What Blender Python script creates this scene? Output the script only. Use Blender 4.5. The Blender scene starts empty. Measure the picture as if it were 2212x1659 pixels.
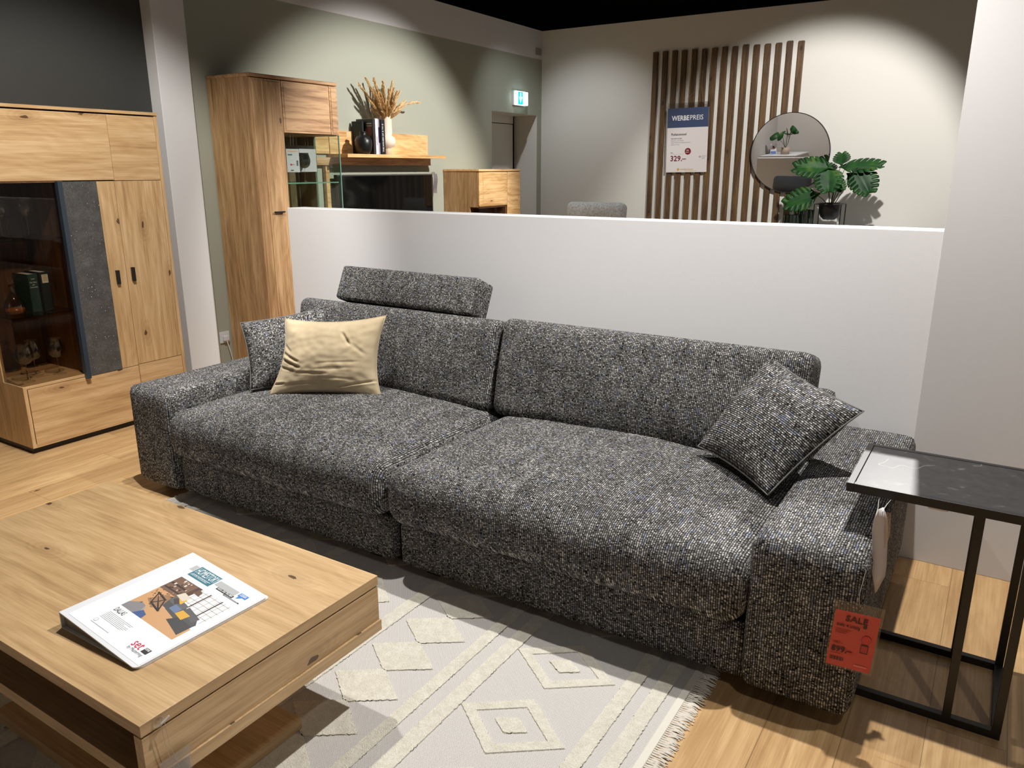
import bpy, bmesh, math, random
from mathutils import Vector, Matrix, noise
random.seed(7)
COL = bpy.context.scene.collection
PI = math.pi

# ------------------------------------------------------------------ colour / nodes
def lin(c):
    c /= 255.0
    return c/12.92 if c <= .04045 else ((c+.055)/1.055)**2.4
def rgb(r, g, b, a=1.0): return (lin(r), lin(g), lin(b), a)

class NT:
    def __init__(s, name):
        s.m = bpy.data.materials.new(name); s.m.use_nodes = True
        s.t = s.m.node_tree; s.t.nodes.clear()
        s.out = s.t.nodes.new('ShaderNodeOutputMaterial')
    def n(s, typ, props=None, **inp):
        nd = s.t.nodes.new(typ)
        for k, v in (props or {}).items(): setattr(nd, k, v)
        for k, v in inp.items():
            key = int(k[1:]) if k[0] == 'i' and k[1:].isdigit() else k.replace('_', ' ')
            s.set(nd.inputs[key], v)
        return nd
    def set(s, sock, v):
        if isinstance(v, bpy.types.NodeSocket): s.t.links.new(v, sock)
        elif isinstance(v, bpy.types.Node): s.t.links.new(v.outputs[0], sock)
        else: sock.default_value = v
    def math(s, op, a, b=0.0, c=0.0):
        nd = s.t.nodes.new('ShaderNodeMath'); nd.operation = op
        s.set(nd.inputs[0], a); s.set(nd.inputs[1], b); s.set(nd.inputs[2], c)
        return nd.outputs[0]
    def mix(s, f, a, b, blend='MIX'):
        nd = s.t.nodes.new('ShaderNodeMix'); nd.data_type = 'RGBA'; nd.blend_type = blend
        s.set(nd.inputs[0], f); s.set(nd.inputs[6], a); s.set(nd.inputs[7], b)
        return nd.outputs[2]
    def ramp(s, f, stops, interp='LINEAR'):
        nd = s.t.nodes.new('ShaderNodeValToRGB'); cr = nd.color_ramp; cr.interpolation = interp
        while len(cr.elements) < len(stops): cr.elements.new(.5)
        for e, (p, c) in zip(cr.elements, stops): e.position = p; e.color = c if len(c) == 4 else (*c, 1)
        s.set(nd.inputs[0], f); return nd.outputs[0]
    def comb(s, x, y, z): return s.n('ShaderNodeCombineXYZ', X=x, Y=y, Z=z).outputs[0]
    def sep(s, v): return s.n('ShaderNodeSeparateXYZ', Vector=v).outputs
    def noise(s, v, scale, detail=3, rough=.5, dist=0.0):
        return s.n('ShaderNodeTexNoise', Vector=v, Scale=scale, Detail=detail, Roughness=rough, Distortion=dist).outputs[0]
    def bump(s, h, strength=.3, dist=.01, normal=None):
        nd = s.n('ShaderNodeBump', Height=h, Strength=strength, Distance=dist)
        if normal: s.set(nd.inputs['Normal'], normal)
        return nd.outputs[0]
    def bsdf(s, col, rough=.6, normal=None, **kw):
        p = s.n('ShaderNodeBsdfPrincipled', Roughness=rough)
        s.set(p.inputs['Base Color'], col)
        for k, v in kw.items(): s.set(p.inputs[k.replace('_', ' ')], v)
        if normal: s.set(p.inputs['Normal'], normal)
        s.t.links.new(p.outputs[0], s.out.inputs[0]); return p
    def obj(s): return s.n('ShaderNodeTexCoord').outputs['Object']

def plain(name, col, rough=.6, **kw):
    t = NT(name); t.bsdf(col, rough, **kw); return t.m

def wood(name, light, mid, dark, axis='y', planks=None, knots=.5, rough=.45, contrast=.82, seam=None, scale=1.0):
    """veneer: streaks along `axis`, wavy figure, sparse knots; planks=(axis index, width) gives board-to-board tone"""
    t = NT(name); o = t.sep(t.obj()); x, y, z = o[0], o[1], o[2]
    rnd = t.n('ShaderNodeObjectInfo').outputs['Random']
    L = {'x': x, 'y': y, 'z': z}[axis]
    others = [c for a, c in (('x', x), ('y', y), ('z', z)) if a != axis]
    Lo = L; tone = None
    if planks:
        pid = t.math('FLOOR', t.math('DIVIDE', [x, y, z][planks[0]], planks[1]))
        wn = t.n('ShaderNodeTexWhiteNoise', {'noise_dimensions': '1D'}, W=pid).outputs[0]
        if seam:
            Ls = t.math('ADD', L, t.math('MULTIPLY', wn, 5.0))
            pid2 = t.math('FLOOR', t.math('DIVIDE', Ls, seam))
            wn2 = t.n('ShaderNodeTexWhiteNoise', {'noise_dimensions': '2D'}, Vector=t.comb(pid, pid2, 0.0)).outputs[0]
            tone = wn2
        else: tone = wn
        Lo = t.math('ADD', L, t.math('MULTIPLY', tone, 7.0))
    off = t.math('MULTIPLY', rnd, 11.0)
    Lo = t.math('ADD', Lo, off)
    v = t.comb(t.math('MULTIPLY', Lo, 1.1*scale), t.math('MULTIPLY', others[0], 9.0*scale), t.math('MULTIPLY', others[1], 9.0*scale))
    warp = t.noise(t.comb(t.math('MULTIPLY', Lo, 1.6), t.math('MULTIPLY', others[0], 3.5), t.math('MULTIPLY', others[1], 3.5)), 1.0, 2)
    # knots
    ab = t.math('ADD', others[0], others[1])
    kv = t.comb(t.math('MULTIPLY', Lo, 3.0), t.math('MULTIPLY', ab, 7.0), 0.0)
    vor = t.n('ShaderNodeTexVoronoi', {'voronoi_dimensions': '2D'}, Vector=kv, Scale=1.0, Randomness=1.0)
    sel = t.math('GREATER_THAN', t.sep(vor.outputs['Color'])[0], 1.0-.45*knots)
    near = t.math('MULTIPLY', sel, t.math('SMOOTH_MIN', 1.0, t.math('MAXIMUM', t.math('SUBTRACT', 1.0, t.math('MULTIPLY', vor.outputs['Distance'], 3.4)), 0.0), .1))
    core = t.math('MULTIPLY', sel, t.math('LESS_THAN', t.math('ADD', vor.outputs['Distance'], t.math('MULTIPLY', t.noise(kv, 9.0, 2), .16)), .125))
    fig = t.noise(v, 1.3, 4, .55, 1.2)
    rings = t.math('SINE', t.math('MULTIPLY', t.math('ADD', t.math('ADD', t.math('MULTIPLY', others[0], 5.0), t.math('MULTIPLY', others[1], 5.0)), t.math('ADD', t.math('MULTIPLY', warp, 2.4), t.math('MULTIPLY', near, .8))), 26.0))
    pore = t.noise(t.comb(t.math('MULTIPLY', Lo, 5.0), t.math('MULTIPLY', others[0], 190.0), t.math('MULTIPLY', others[1], 190.0)), 1.0, 3, .7)
    streak = t.noise(t.comb(t.math('MULTIPLY', Lo, 1.4), t.math('MULTIPLY', others[0], 42.0), t.math('MULTIPLY', others[1], 42.0)), 1.0, 3, .6, .6)
    f = t.math('ADD', t.math('MULTIPLY', fig, .75), t.math('MULTIPLY', rings, .035))
    f = t.math('ADD', f, t.math('ADD', t.math('MULTIPLY', t.math('SUBTRACT', pore, .5), .62), t.math('MULTIPLY', t.math('SUBTRACT', streak, .5), .55)))
    f = t.math('ADD', t.math('MULTIPLY', t.math('SUBTRACT', f, .40), contrast*1.5), .40)
    c = t.ramp(f, [(.12, light), (.45, mid), (.95, dark)])
    if tone:
        c = t.mix(t.math('MULTIPLY', tone, .34), c, dark)
    c = t.mix(t.math('MULTIPLY', near, .38), c, dark)
    c = t.mix(t.math('MULTIPLY', core, .85), c, (dark[0]*.18, dark[1]*.15, dark[2]*.13, 1))
    if seam:
        fx = t.math('FRACT', t.math('DIVIDE', [x, y, z][planks[0]], planks[1]))
        s1 = t.math('LESS_THAN', fx, .012)
        s2 = t.math('LESS_THAN', t.math('FRACT', t.math('DIVIDE', Ls, seam)), .0018)
        c = t.mix(t.math('MULTIPLY', t.math('MAXIMUM', s1, s2), .55), c, (dark[0]*.3, dark[1]*.3, dark[2]*.3, 1))
    t.bsdf(c, rough, t.bump(pore, .12, .002)); return t.m

def paint(name, col, grain=260, strength=.05, rough=.85):
    t = NT(name); o = t.obj()
    h = t.noise(o, grain, 3, .6); h2 = t.noise(o, grain*.18, 2)
    t.bsdf(col, rough, t.bump(t.math('ADD', h, t.math('MULTIPLY', h2, .6)), strength, .003)); return t.m

def tweed(name, pale, mid, dark, blue, rib=.0066, st=.0060, seed=0.0, gap=.85):
    """chunky woven yarn: ribs run along V of the UV map (metres)"""
    t = NT(name); uv = t.sep(t.n('ShaderNodeUVMap').outputs[0]); u, v = uv[0], uv[1]
    wob = t.noise(t.comb(t.math('MULTIPLY', u, 6), t.math('MULTIPLY', v, 6), 0.0), 7.0, 2)
    u2 = t.math('DIVIDE', t.math('ADD', u, t.math('MULTIPLY', wob, .006)), rib)
    row = t.math('FLOOR', u2); fr = t.math('FRACT', u2)
    r1 = t.n('ShaderNodeTexWhiteNoise', {'noise_dimensions': '1D'}, W=t.math('ADD', row, seed)).outputs[0]
    v2 = t.math('ADD', t.math('DIVIDE', v, st), t.math('MULTIPLY', r1, 9.0))
    cell = t.math('FLOOR', v2); fv = t.math('FRACT', v2)
    w = t.n('ShaderNodeTexWhiteNoise', {'noise_dimensions': '2D'}, Vector=t.comb(row, cell, 0.0)).outputs[0]
    w2 = t.n('ShaderNodeTexWhiteNoise', {'noise_dimensions': '2D'}, Vector=t.comb(row, t.math('FLOOR', t.math('DIVIDE', v2, 4.0)), 3.0)).outputs[0]
    cl = t.noise(t.comb(t.math('MULTIPLY', row, .14), t.math('MULTIPLY', v2, .045), 0.0), 1.0, 2)
    org = t.noise(t.comb(t.math('MULTIPLY', row, 5.37), t.math('MULTIPLY', v2, .9), 0.0), 1.0, 2, .75)
    org = t.math('ADD', t.math('MULTIPLY', t.math('SUBTRACT', org, .5), 2.1), .5)
    base = t.ramp(t.math('ADD', t.math('MULTIPLY', org, .8), t.math('ADD', t.math('MULTIPLY', w, .16), t.math('MULTIPLY', t.math('SUBTRACT', cl, .42), .26))),
                  [(0, dark), (.26, dark), (.42, mid), (.54, mid), (.72, pale), (1, pale)])
    base = t.mix(t.math('MULTIPLY', t.math('GREATER_THAN', w2, .93), .34), base, blue)
    # gaps between ribs and between stitches
    gr = t.math('ABSOLUTE', t.math('SUBTRACT', fr, .5)); gs = t.math('ABSOLUTE', t.math('SUBTRACT', fv, .5))
    hgt = t.math('SUBTRACT', 1.0, t.math('MAXIMUM', t.math('MULTIPLY', gr, 2.0), t.math('MULTIPLY', t.math('POWER', t.math('MULTIPLY', gs, 2.0), 3.0), .8)))
    m = t.math('MULTIPLY', t.ramp(gr, [(.18, (1, 1, 1, 1)), (.36, (0, 0, 0, 1))]), t.ramp(gs, [(.34, (1, 1, 1, 1)), (.48, (.45, .45, .45, 1))]))
    c = t.mix(t.math('MULTIPLY', t.math('SUBTRACT', 1.0, m), gap), base, (dark[0]*.5, dark[1]*.5, dark[2]*.5, 1))
    p = t.bsdf(c, .95, t.bump(hgt, .6, .004)); p.inputs['Specular IOR Level'].default_value = .15
    return t.m

def thin_glass(name, tint, refl=.08, rough=0.0, gcol=(1, 1, 1, 1)):
    t = NT(name)
    tr = t.n('ShaderNodeBsdfTransparent', Color=tint); gl = t.n('ShaderNodeBsdfGlossy', Color=gcol, Roughness=rough)
    lw = t.n('ShaderNodeLayerWeight', Blend=.5).outputs['Facing']
    fr = t.math('ADD', .04, t.math('MULTIPLY', t.math('POWER', lw, 5.0), .8))
    f = t.math('MINIMUM', t.math('MAXIMUM', t.math('ADD', fr, refl-.06), .01), .9)
    mx = t.n('ShaderNodeMixShader', i0=f, i1=tr.outputs[0], i2=gl.outputs[0])
    t.t.links.new(mx.outputs[0], t.out.inputs[0]); return t.m

def emit(name, col, strength):
    t = NT(name); e = t.n('ShaderNodeEmission', Color=col, Strength=strength)
    t.t.links.new(e.outputs[0], t.out.inputs[0]); return t.m

MT = {}
OAKL, OAKM, OAKD = rgb(222, 188, 142), rgb(200, 162, 114), rgb(146, 106, 66)
MT['oak_h'] = wood('oak_along_y', OAKL, OAKM, OAKD, 'y', knots=.55)
MT['oak_v'] = wood('oak_upright', OAKL, OAKM, OAKD, 'z', knots=.55)
MT['oak_x'] = wood('oak_along_x', rgb(206, 174, 130), rgb(184, 151, 107), rgb(136, 104, 69), 'x', knots=.6, rough=.4)
MT['oak_ty'] = wood('oak_table_side', rgb(206, 174, 130), rgb(184, 151, 107), rgb(136, 104, 69), 'y', knots=.5, rough=.4)
MT['oak_wild_v'] = wood('wild_oak_upright', rgb(200, 164, 118), rgb(174, 136, 92), rgb(122, 88, 56), 'z', planks=(0, .085), knots=.3, contrast=1.2)
MT['oak_wild_vy'] = wood('wild_oak_door', rgb(204, 166, 122), rgb(178, 138, 96), rgb(128, 92, 60), 'z', knots=.3, contrast=1.1)
MT['oak_wild_h'] = wood('wild_oak_flap', rgb(206, 166, 124), rgb(180, 138, 98), rgb(124, 90, 60), 'y', knots=.2, contrast=1.3)
MT['oak_shelf'] = wood('pale_oak_shelf', rgb(236, 196, 140), rgb(214, 168, 110), rgb(160, 110, 60), 'y', knots=.3, contrast=1.3)
MT['oak_in'] = wood('grey_oak_inside', rgb(150, 130, 92), rgb(126, 104, 70), rgb(82, 64, 40), 'z', planks=(1, .07), knots=.2)
MT['slat'] = wood('stained_pine_slat', rgb(112, 84, 52), rgb(88, 64, 38), rgb(46, 32, 20), 'z', knots=.9, contrast=1.2, rough=.6)
MT['floor'] = wood('oak_floor_planks', rgb(216, 180, 130), rgb(192, 154, 106), rgb(146, 112, 72), 'y', planks=(0, .185), knots=.25, seam=1.25, rough=.38)
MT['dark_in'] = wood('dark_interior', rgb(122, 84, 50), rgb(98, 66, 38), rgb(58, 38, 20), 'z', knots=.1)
MT['white'] = paint('white_wall_paint', rgb(222, 220, 218))
MT['white_r'] = paint('soft_white_paint', rgb(205, 203, 202))
MT['white_hw'] = paint('white_woodchip_paint', rgb(230, 229, 229), 300, .07)
MT['cream'] = paint('warm_white_paint', rgb(224, 221, 213))
MT['green'] = paint('sage_green_paint', rgb(168, 170, 154))
MT['slate_wall'] = paint('charcoal_wall_paint', rgb(54, 54, 51), 260, .1, .7)
MT['grey_wall'] = paint('grey_wall_paint', rgb(170, 164, 158))
MT['black_ceiling'] = plain('black_ceiling', rgb(16, 15, 14), .9)
MT['black'] = plain('black_metal', rgb(22, 21, 21), .42)
MT['black_powder'] = plain('black_powder_metal', rgb(26, 25, 25), .43)
MT['matt_black'] = plain('matt_black_ceramic', rgb(20, 20, 21), .38)
MT['bluegrey'] = plain('blue_grey_lacquer', rgb(52, 62, 72), .35)
MT['white_plastic'] = plain('white_plastic', rgb(220, 222, 224), .32)
MT['grey_plastic'] = plain('grey_plastic_edge', rgb(120, 116, 112), .4)
MT['paper'] = plain('white_paper', rgb(235, 232, 234), .6)
MT['cream_ceramic'] = plain('cream_ceramic', rgb(232, 214, 194), .6)
MT['glass'] = thin_glass('clear_glass', (.9, .94, .92, 1), .05)
MT['glass_dark'] = thin_glass('smoked_glass', (.80, .76, .71, 1), .035)
MT['wine'] = thin_glass('wineglass_glass', (.975, .98, .98, 1), .12)
MT['pouch'] = thin_glass('clear_plastic_sleeve', (.82, .80, .79, 1), .10, .15)
MT['green_glass'] = thin_glass('bottle_green_glass', (.22, .42, .26, 1), .16, .05)
MT['glass_edge'] = plain('green_glass_edge', rgb(110, 150, 128), .2)
MT['thread'] = plain('nylon_thread', rgb(190, 180, 165), .4)
MT['amber'] = plain('amber_liquid', rgb(150, 76, 16), .2)
MT['tan'] = plain('dried_grass', rgb(226, 194, 142), .9)
MT['stem'] = plain('plant_stem', rgb(58, 72, 34), .5)
MT['soil'] = plain('soil', rgb(40, 30, 22), .95)
MT['hem'] = plain('rug_hem', rgb(214, 209, 196), .9)
MT['fringe'] = plain('rug_fringe', rgb(228, 222, 210), .95)
MT['velvet'] = None
MT['mirror'] = plain('mirror_silver', (.86, .86, .86, 1), .0, Metallic=1.0)
MT['tv'] = plain('tv_screen', (.003, .003, .003, 1), .06)
MT['silver'] = plain('tv_bezel', rgb(120, 120, 120), .3, Metallic=.8)
MT['thread_white'] = plain('white_cable', rgb(220, 218, 210), .5)
MT['grey_chair'] = tweed('grey_boucle', rgb(190, 190, 186), rgb(158, 158, 155), rgb(120, 120, 118), rgb(170, 172, 176), .012, .014, 5, .3)
def mat_boucle():
    t = NT('light_grey_boucle'); o = t.obj()
    n = t.noise(o, 70, 4, .7, 1.0)
    c = t.ramp(n, [(.35, rgb(150, 150, 147)), (.6, rgb(206, 206, 202))])
    t.bsdf(c, .95, t.bump(n, .6, .006)); return t.m
MT['grey_chair'] = mat_boucle()
MT['dark_chair'] = plain('dark_grey_felt', rgb(88, 92, 100), .95)
MT['pot_wood'] = plain('beige_pot', rgb(170, 150, 132), .8)
MT['tweed'] = tweed('salt_and_pepper_tweed', rgb(220, 217, 211), rgb(112, 110, 108), rgb(20, 19, 19), rgb(142, 156, 188))

def mat_velvet():
    t = NT('cream_velvet'); o = t.obj()
    n = t.noise(o, 9.0, 3, .6, .8)
    c = t.ramp(n, [(.3, rgb(192, 172, 138)), (.7, rgb(208, 190, 156))])
    p = t.bsdf(c, .9, t.bump(t.noise(o, 380, 2), .1, .001))
    p.inputs['Sheen Weight'].default_value = .35; p.inputs['Sheen Roughness'].default_value = .4
    return t.m
MT['velvet'] = mat_velvet()
def mat_slate():
    t = NT('slate_painted_glints'); o = t.obj()
    n = t.noise(o, 120, 5, .8, 1.4); n2 = t.noise(o, 14, 4, .6)
    f = t.math('ADD', t.math('MULTIPLY', n, .7), t.math('MULTIPLY', n2, .3))
    c = t.ramp(f, [(.36, rgb(58, 56, 54)), (.5, rgb(80, 78, 75)), (.68, rgb(122, 119, 114))])
    vo = t.n('ShaderNodeTexVoronoi', Vector=o, Scale=150.0)
    sp = t.math('GREATER_THAN', t.sep(vo.outputs['Color'])[0], .968)
    sp = t.math('MULTIPLY', sp, t.math('LESS_THAN', t.math('ADD', vo.outputs['Distance'], t.math('MULTIPLY', t.math('SUBTRACT', n2, .5), .5)), .35))
    c = t.mix(sp, c, (.9, .9, .88, 1))  # glints painted as white specks in the base colour
    t.bsdf(c, .55, t.bump(n, .5, .004)); return t.m
MT['slate'] = mat_slate()
def mat_marble():
    t = NT('black_marble'); o = t.obj()
    w = t.noise(o, 3.4, 3, .5, .9)
    line = t.math('LESS_THAN', t.math('ABSOLUTE', t.math('SUBTRACT', w, .5)), .0028)
    ms = t.math('GREATER_THAN', t.noise(o, 7.0, 2), .52)
    sm = t.noise(o, 28.0, 4, .6, .6)
    c = t.ramp(sm, [(.3, rgb(30, 29, 30)), (.62, rgb(44, 43, 44)), (.8, rgb(96, 94, 93))])
    c = t.mix(t.math('MULTIPLY', t.math('MULTIPLY', line, ms), .6), c, rgb(130, 127, 124))
    t.bsdf(c, .43); return t.m
MT['marble'] = mat_marble()
def mat_weave():
    t = NT('rug_flatweave'); s = t.sep(t.obj())
    a = t.math('SINE', t.math('MULTIPLY', s[0], 1350.0)); b = t.math('SINE', t.math('MULTIPLY', s[1], 1150.0))
    h = t.math('MULTIPLY', a, b)
    c = t.ramp(h, [(.0, rgb(190, 184, 178)), (.35, rgb(236, 232, 228))])
    # ramp clamps negatives
    t.bsdf(c, .95, t.bump(h, .5, .003)); return t.m
MT['weave'] = mat_weave()
def mat_pile():
    t = NT('rug_cut_pile'); o = t.obj()
    n = t.noise(o, 240, 3, .7); n2 = t.noise(o, 40, 3, .6)
    c = t.ramp(t.math('ADD', t.math('MULTIPLY', n, .6), t.math('MULTIPLY', n2, .4)), [(.34, rgb(206, 199, 182)), (.66, rgb(240, 235, 220))])
    t.bsdf(c, .98, t.bump(t.math('ADD', n, n2), .9, .006)); return t.m
MT['pile'] = mat_pile()
def mat_col():
    t = NT('printed_colours'); a = t.n('ShaderNodeAttribute', {'attribute_name': 'Col'})
    t.bsdf(a.outputs['Color'], .45); return t.m
MT['print'] = mat_col()
def mat_leaf():
    t = NT('monstera_leaf'); o = t.obj()
    n = t.noise(o, 8, 2)
    c = t.ramp(n, [(.35, rgb(20, 52, 24)), (.58, rgb(34, 78, 30)), (.75, rgb(78, 108, 40))])
    t.bsdf(c, .5, None, Specular_IOR_Level=.3); return t.m
MT['leaf'] = mat_leaf()

# ------------------------------------------------------------------ mesh helper
class MB:
    def __init__(s): s.bm = bmesh.new()
    def box(s, x0, x1, y0, y1, z0, z1, bev=0.0, seg=2):
        t = bmesh.new(); bmesh.ops.create_cube(t, size=1)
        for v in t.verts: v.co = Vector(((x0+x1)/2+v.co.x*(x1-x0), (y0+y1)/2+v.co.y*(y1-y0), (z0+z1)/2+v.co.z*(z1-z0)))
        if bev: bmesh.ops.bevel(t, geom=t.edges[:], offset=bev, segments=seg, affect='EDGES', profile=.5)
        return s.merge(t)
    def merge(s, t, M=None):
        me = bpy.data.meshes.new('tmp')
        if M: t.transform(M)
        t.to_mesh(me); t.free(); s.bm.from_mesh(me); bpy.data.meshes.remove(me); return s
    def obox(s, c, ax, ay, az, hx, hy, hz, bev=0.0):
        t = bmesh.new(); bmesh.ops.create_cube(t, size=2)
        for v in t.verts: v.co = Vector((v.co.x*hx, v.co.y*hy, v.co.z*hz))
        if bev: bmesh.ops.bevel(t, geom=t.edges[:], offset=bev, segments=2, affect='EDGES')
        M = Matrix((ax, ay, az)).transposed().to_4x4(); M.translation = Vector(c)
        return s.merge(t, M)
    def tube(s, pts, r, seg=8, cap=True):
        pts = [Vector(p) for p in pts]; n = len(pts)
        rs = r if isinstance(r, (list, tuple)) else [r]*n
        rings = []; prev = None
        for i, p in enumerate(pts):
            d = (pts[min(i+1, n-1)]-pts[max(i-1, 0)]).normalized()
            if prev is None:
                a = Vector((0, 0, 1)) if abs(d.z) < .9 else Vector((1, 0, 0)); u = d.cross(a).normalized()
            else:
                u = (prev-d*prev.dot(d)); u = u.normalized() if u.length > 1e-6 else d.orthogonal().normalized()
            prev = u; w = d.cross(u)
            rings.append([s.bm.verts.new(p+(u*math.cos(2*PI*k/seg)+w*math.sin(2*PI*k/seg))*rs[i]) for k in range(seg)])
        for a, b in zip(rings, rings[1:]):
            for k in range(seg): s.bm.faces.new((a[k], a[(k+1) % seg], b[(k+1) % seg], b[k]))
        if cap:
            s.bm.faces.new(rings[0][::-1]); s.bm.faces.new(rings[-1])
        return s
    def lathe(s, prof, c, seg=32, close=False):
        rings = []
        for r, z in prof:
            rings.append([s.bm.verts.new((c[0]+max(r, 1e-4)*math.cos(2*PI*k/seg), c[1]+max(r, 1e-4)*math.sin(2*PI*k/seg), c[2]+z)) for k in range(seg)])
        for a, b in zip(rings, rings[1:]):
            for k in range(seg): s.bm.faces.new((a[k], a[(k+1) % seg], b[(k+1) % seg], b[k]))
        if close: s.bm.faces.new(rings[0][::-1]); s.bm.faces.new(rings[-1])
        return s
    def prism(s, poly, o, ux, uy, un, d):
        o, ux, uy, un = map(Vector, (o, ux, uy, un))
        a = [s.bm.verts.new(o+ux*p[0]+uy*p[1]) for p in poly]; b = [s.bm.verts.new(v.co+un*d) for v in a]
        s.bm.faces.new(a[::-1]); s.bm.faces.new(b)
        for i in range(len(a)):
            j = (i+1) % len(a); s.bm.faces.new((a[i], a[j], b[j], b[i]))
        return s
    def plate(s, x, y0, y1, z0, z1, th=.004):  # thin plate facing +X
        return s.box(x-th, x, y0, y1, z0, z1)

ROOT = {}
def empty(name, loc, label, cat, group=None, kind=None):
    o = bpy.data.objects.new(name, None); COL.objects.link(o); o.location = loc; o.empty_display_size = .05
    ROOT[o.name] = Vector(loc); tag(o, label, cat, group, kind); return o
def tag(o, label=None, cat=None, group=None, kind=None):
    if label: o['label'] = label
    if cat: o['category'] = cat
    if group: o['group'] = group
    if kind: o['kind'] = kind
    return o
def build(mb, name, mat, parent=None, loc=None, smooth=False, label=None, uv=None, subsurf=0, solid=0.0, angle=None, edgemat=None):
    bm = mb.bm if isinstance(mb, MB) else mb
    base = ROOT[parent.name] if parent else Vector(loc or (0, 0, 0))
    bmesh.ops.recalc_face_normals(bm, faces=bm.faces[:])
    if uv == 'tweed':
        lay = bm.loops.layers.uv.verify()
        for f in bm.faces:
            n = f.normal
            for l in f.loops:
                c = l.vert.co
                l[lay].uv = (c.y, c.z) if abs(n.x) > .78 else (c.x, c.y+c.z)
    if edgemat:
        for f in bm.faces: f.material_index = 1 if abs(f.normal.x) > .7 else 0
        mat = [mat, edgemat]
    for v in bm.verts: v.co -= base
    me = bpy.data.meshes.new(name); bm.to_mesh(me); bm.free()
    mats = mat if isinstance(mat, list) else [mat]
    for m in mats: me.materials.append(m)
    if smooth:
        for p in me.polygons: p.use_smooth = True
    o = bpy.data.objects.new(name, me); COL.objects.link(o)
    if parent: o.parent = parent; ROOT[o.name] = base
    else: o.location = base; ROOT[o.name] = base
    if smooth and angle is not None:
        try: me.set_sharp_from_angle(angle=math.radians(angle))
        except Exception: pass
    if solid:
        md = o.modifiers.new('thickness', 'SOLIDIFY'); md.thickness = solid; md.offset = 0
    if subsurf:
        md = o.modifiers.new('smooth', 'SUBSURF'); md.levels = subsurf; md.render_levels = subsurf
    if label: o['label'] = label
    return o
def copy_tree(o, loc):
    c = o.copy(); COL.objects.link(c); c.location = loc; ROOT[c.name] = Vector(loc)
    for ch in list(o.children):
        d = ch.copy(); COL.objects.link(d); d.parent = c
        for g in list(ch.children):
            e = g.copy(); COL.objects.link(e); e.parent = d
    return c

def lettering(txt, size, o, ux, uy, mat, parent, bold=0.0, align='LEFT', name='lettering', sx=1.0, d=.0004):
    cu = bpy.data.curves.new('txt', 'FONT'); cu.body = txt; cu.size = size; cu.offset = bold*size; cu.align_x = align; cu.extrude = 0; cu.resolution_u = 2
    to = bpy.data.objects.new('txt', cu); COL.objects.link(to)
    dg = bpy.context.evaluated_depsgraph_get(); dg.update()
    me = bpy.data.meshes.new_from_object(to.evaluated_get(dg)); bpy.data.objects.remove(to); bpy.data.curves.remove(cu)
    bm = bmesh.new(); bm.from_mesh(me); bpy.data.meshes.remove(me)
    ux, uy = Vector(ux).normalized(), Vector(uy).normalized(); un = ux.cross(uy)
    for v in bm.verts: v.co = Vector(o)+ux*v.co.x*sx+uy*v.co.y+un*d
    base = ROOT[parent.name]
    for v in bm.verts: v.co -= base
    me = bpy.data.meshes.new(name); bm.to_mesh(me); bm.free(); me.materials.append(mat)
    ob = bpy.data.objects.new(name, me); COL.objects.link(ob); ob.parent = parent; ROOT[ob.name] = base
    return ob

def printed(name, polys, o, ux, uy, parent, d0=.0003, step=.000005, label=None):
    """flat printed artwork: coloured polygons stacked a hair apart on a surface"""
    bm = bmesh.new(); lay = bm.loops.layers.float_color.new('Col')
    ux, uy = Vector(ux), Vector(uy); un = ux.cross(uy).normalized(); o = Vector(o)
    for i, (pts, c) in enumerate(polys):
        vs = [bm.verts.new(o+ux*p[0]+uy*p[1]+un*(d0+step*i)) for p in pts]
        f = bm.faces.new(vs)
        for l in f.loops: l[lay] = rgb(*c)
    base = ROOT[parent.name]
    for v in bm.verts: v.co -= base
    me = bpy.data.meshes.new(name); bm.to_mesh(me); bm.free(); me.materials.append(MT['print'])
    ob = bpy.data.objects.new(name, me); COL.objects.link(ob); ob.parent = parent; ROOT[ob.name] = base
    if label: ob['label'] = label
    return ob
def rect(x0, y0, x1, y1, c): return ([(x0, y0), (x1, y0), (x1, y1), (x0, y1)], c)
def disc(cx, cy, r, c, n=20): return ([(cx+r*math.cos(2*PI*k/n), cy+r*math.sin(2*PI*k/n)) for k in range(n)], c)

def struct(mb, name, mat, **kw):
    o = build(mb, name, mat, None, **kw); o['kind'] = 'structure'; return o

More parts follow.
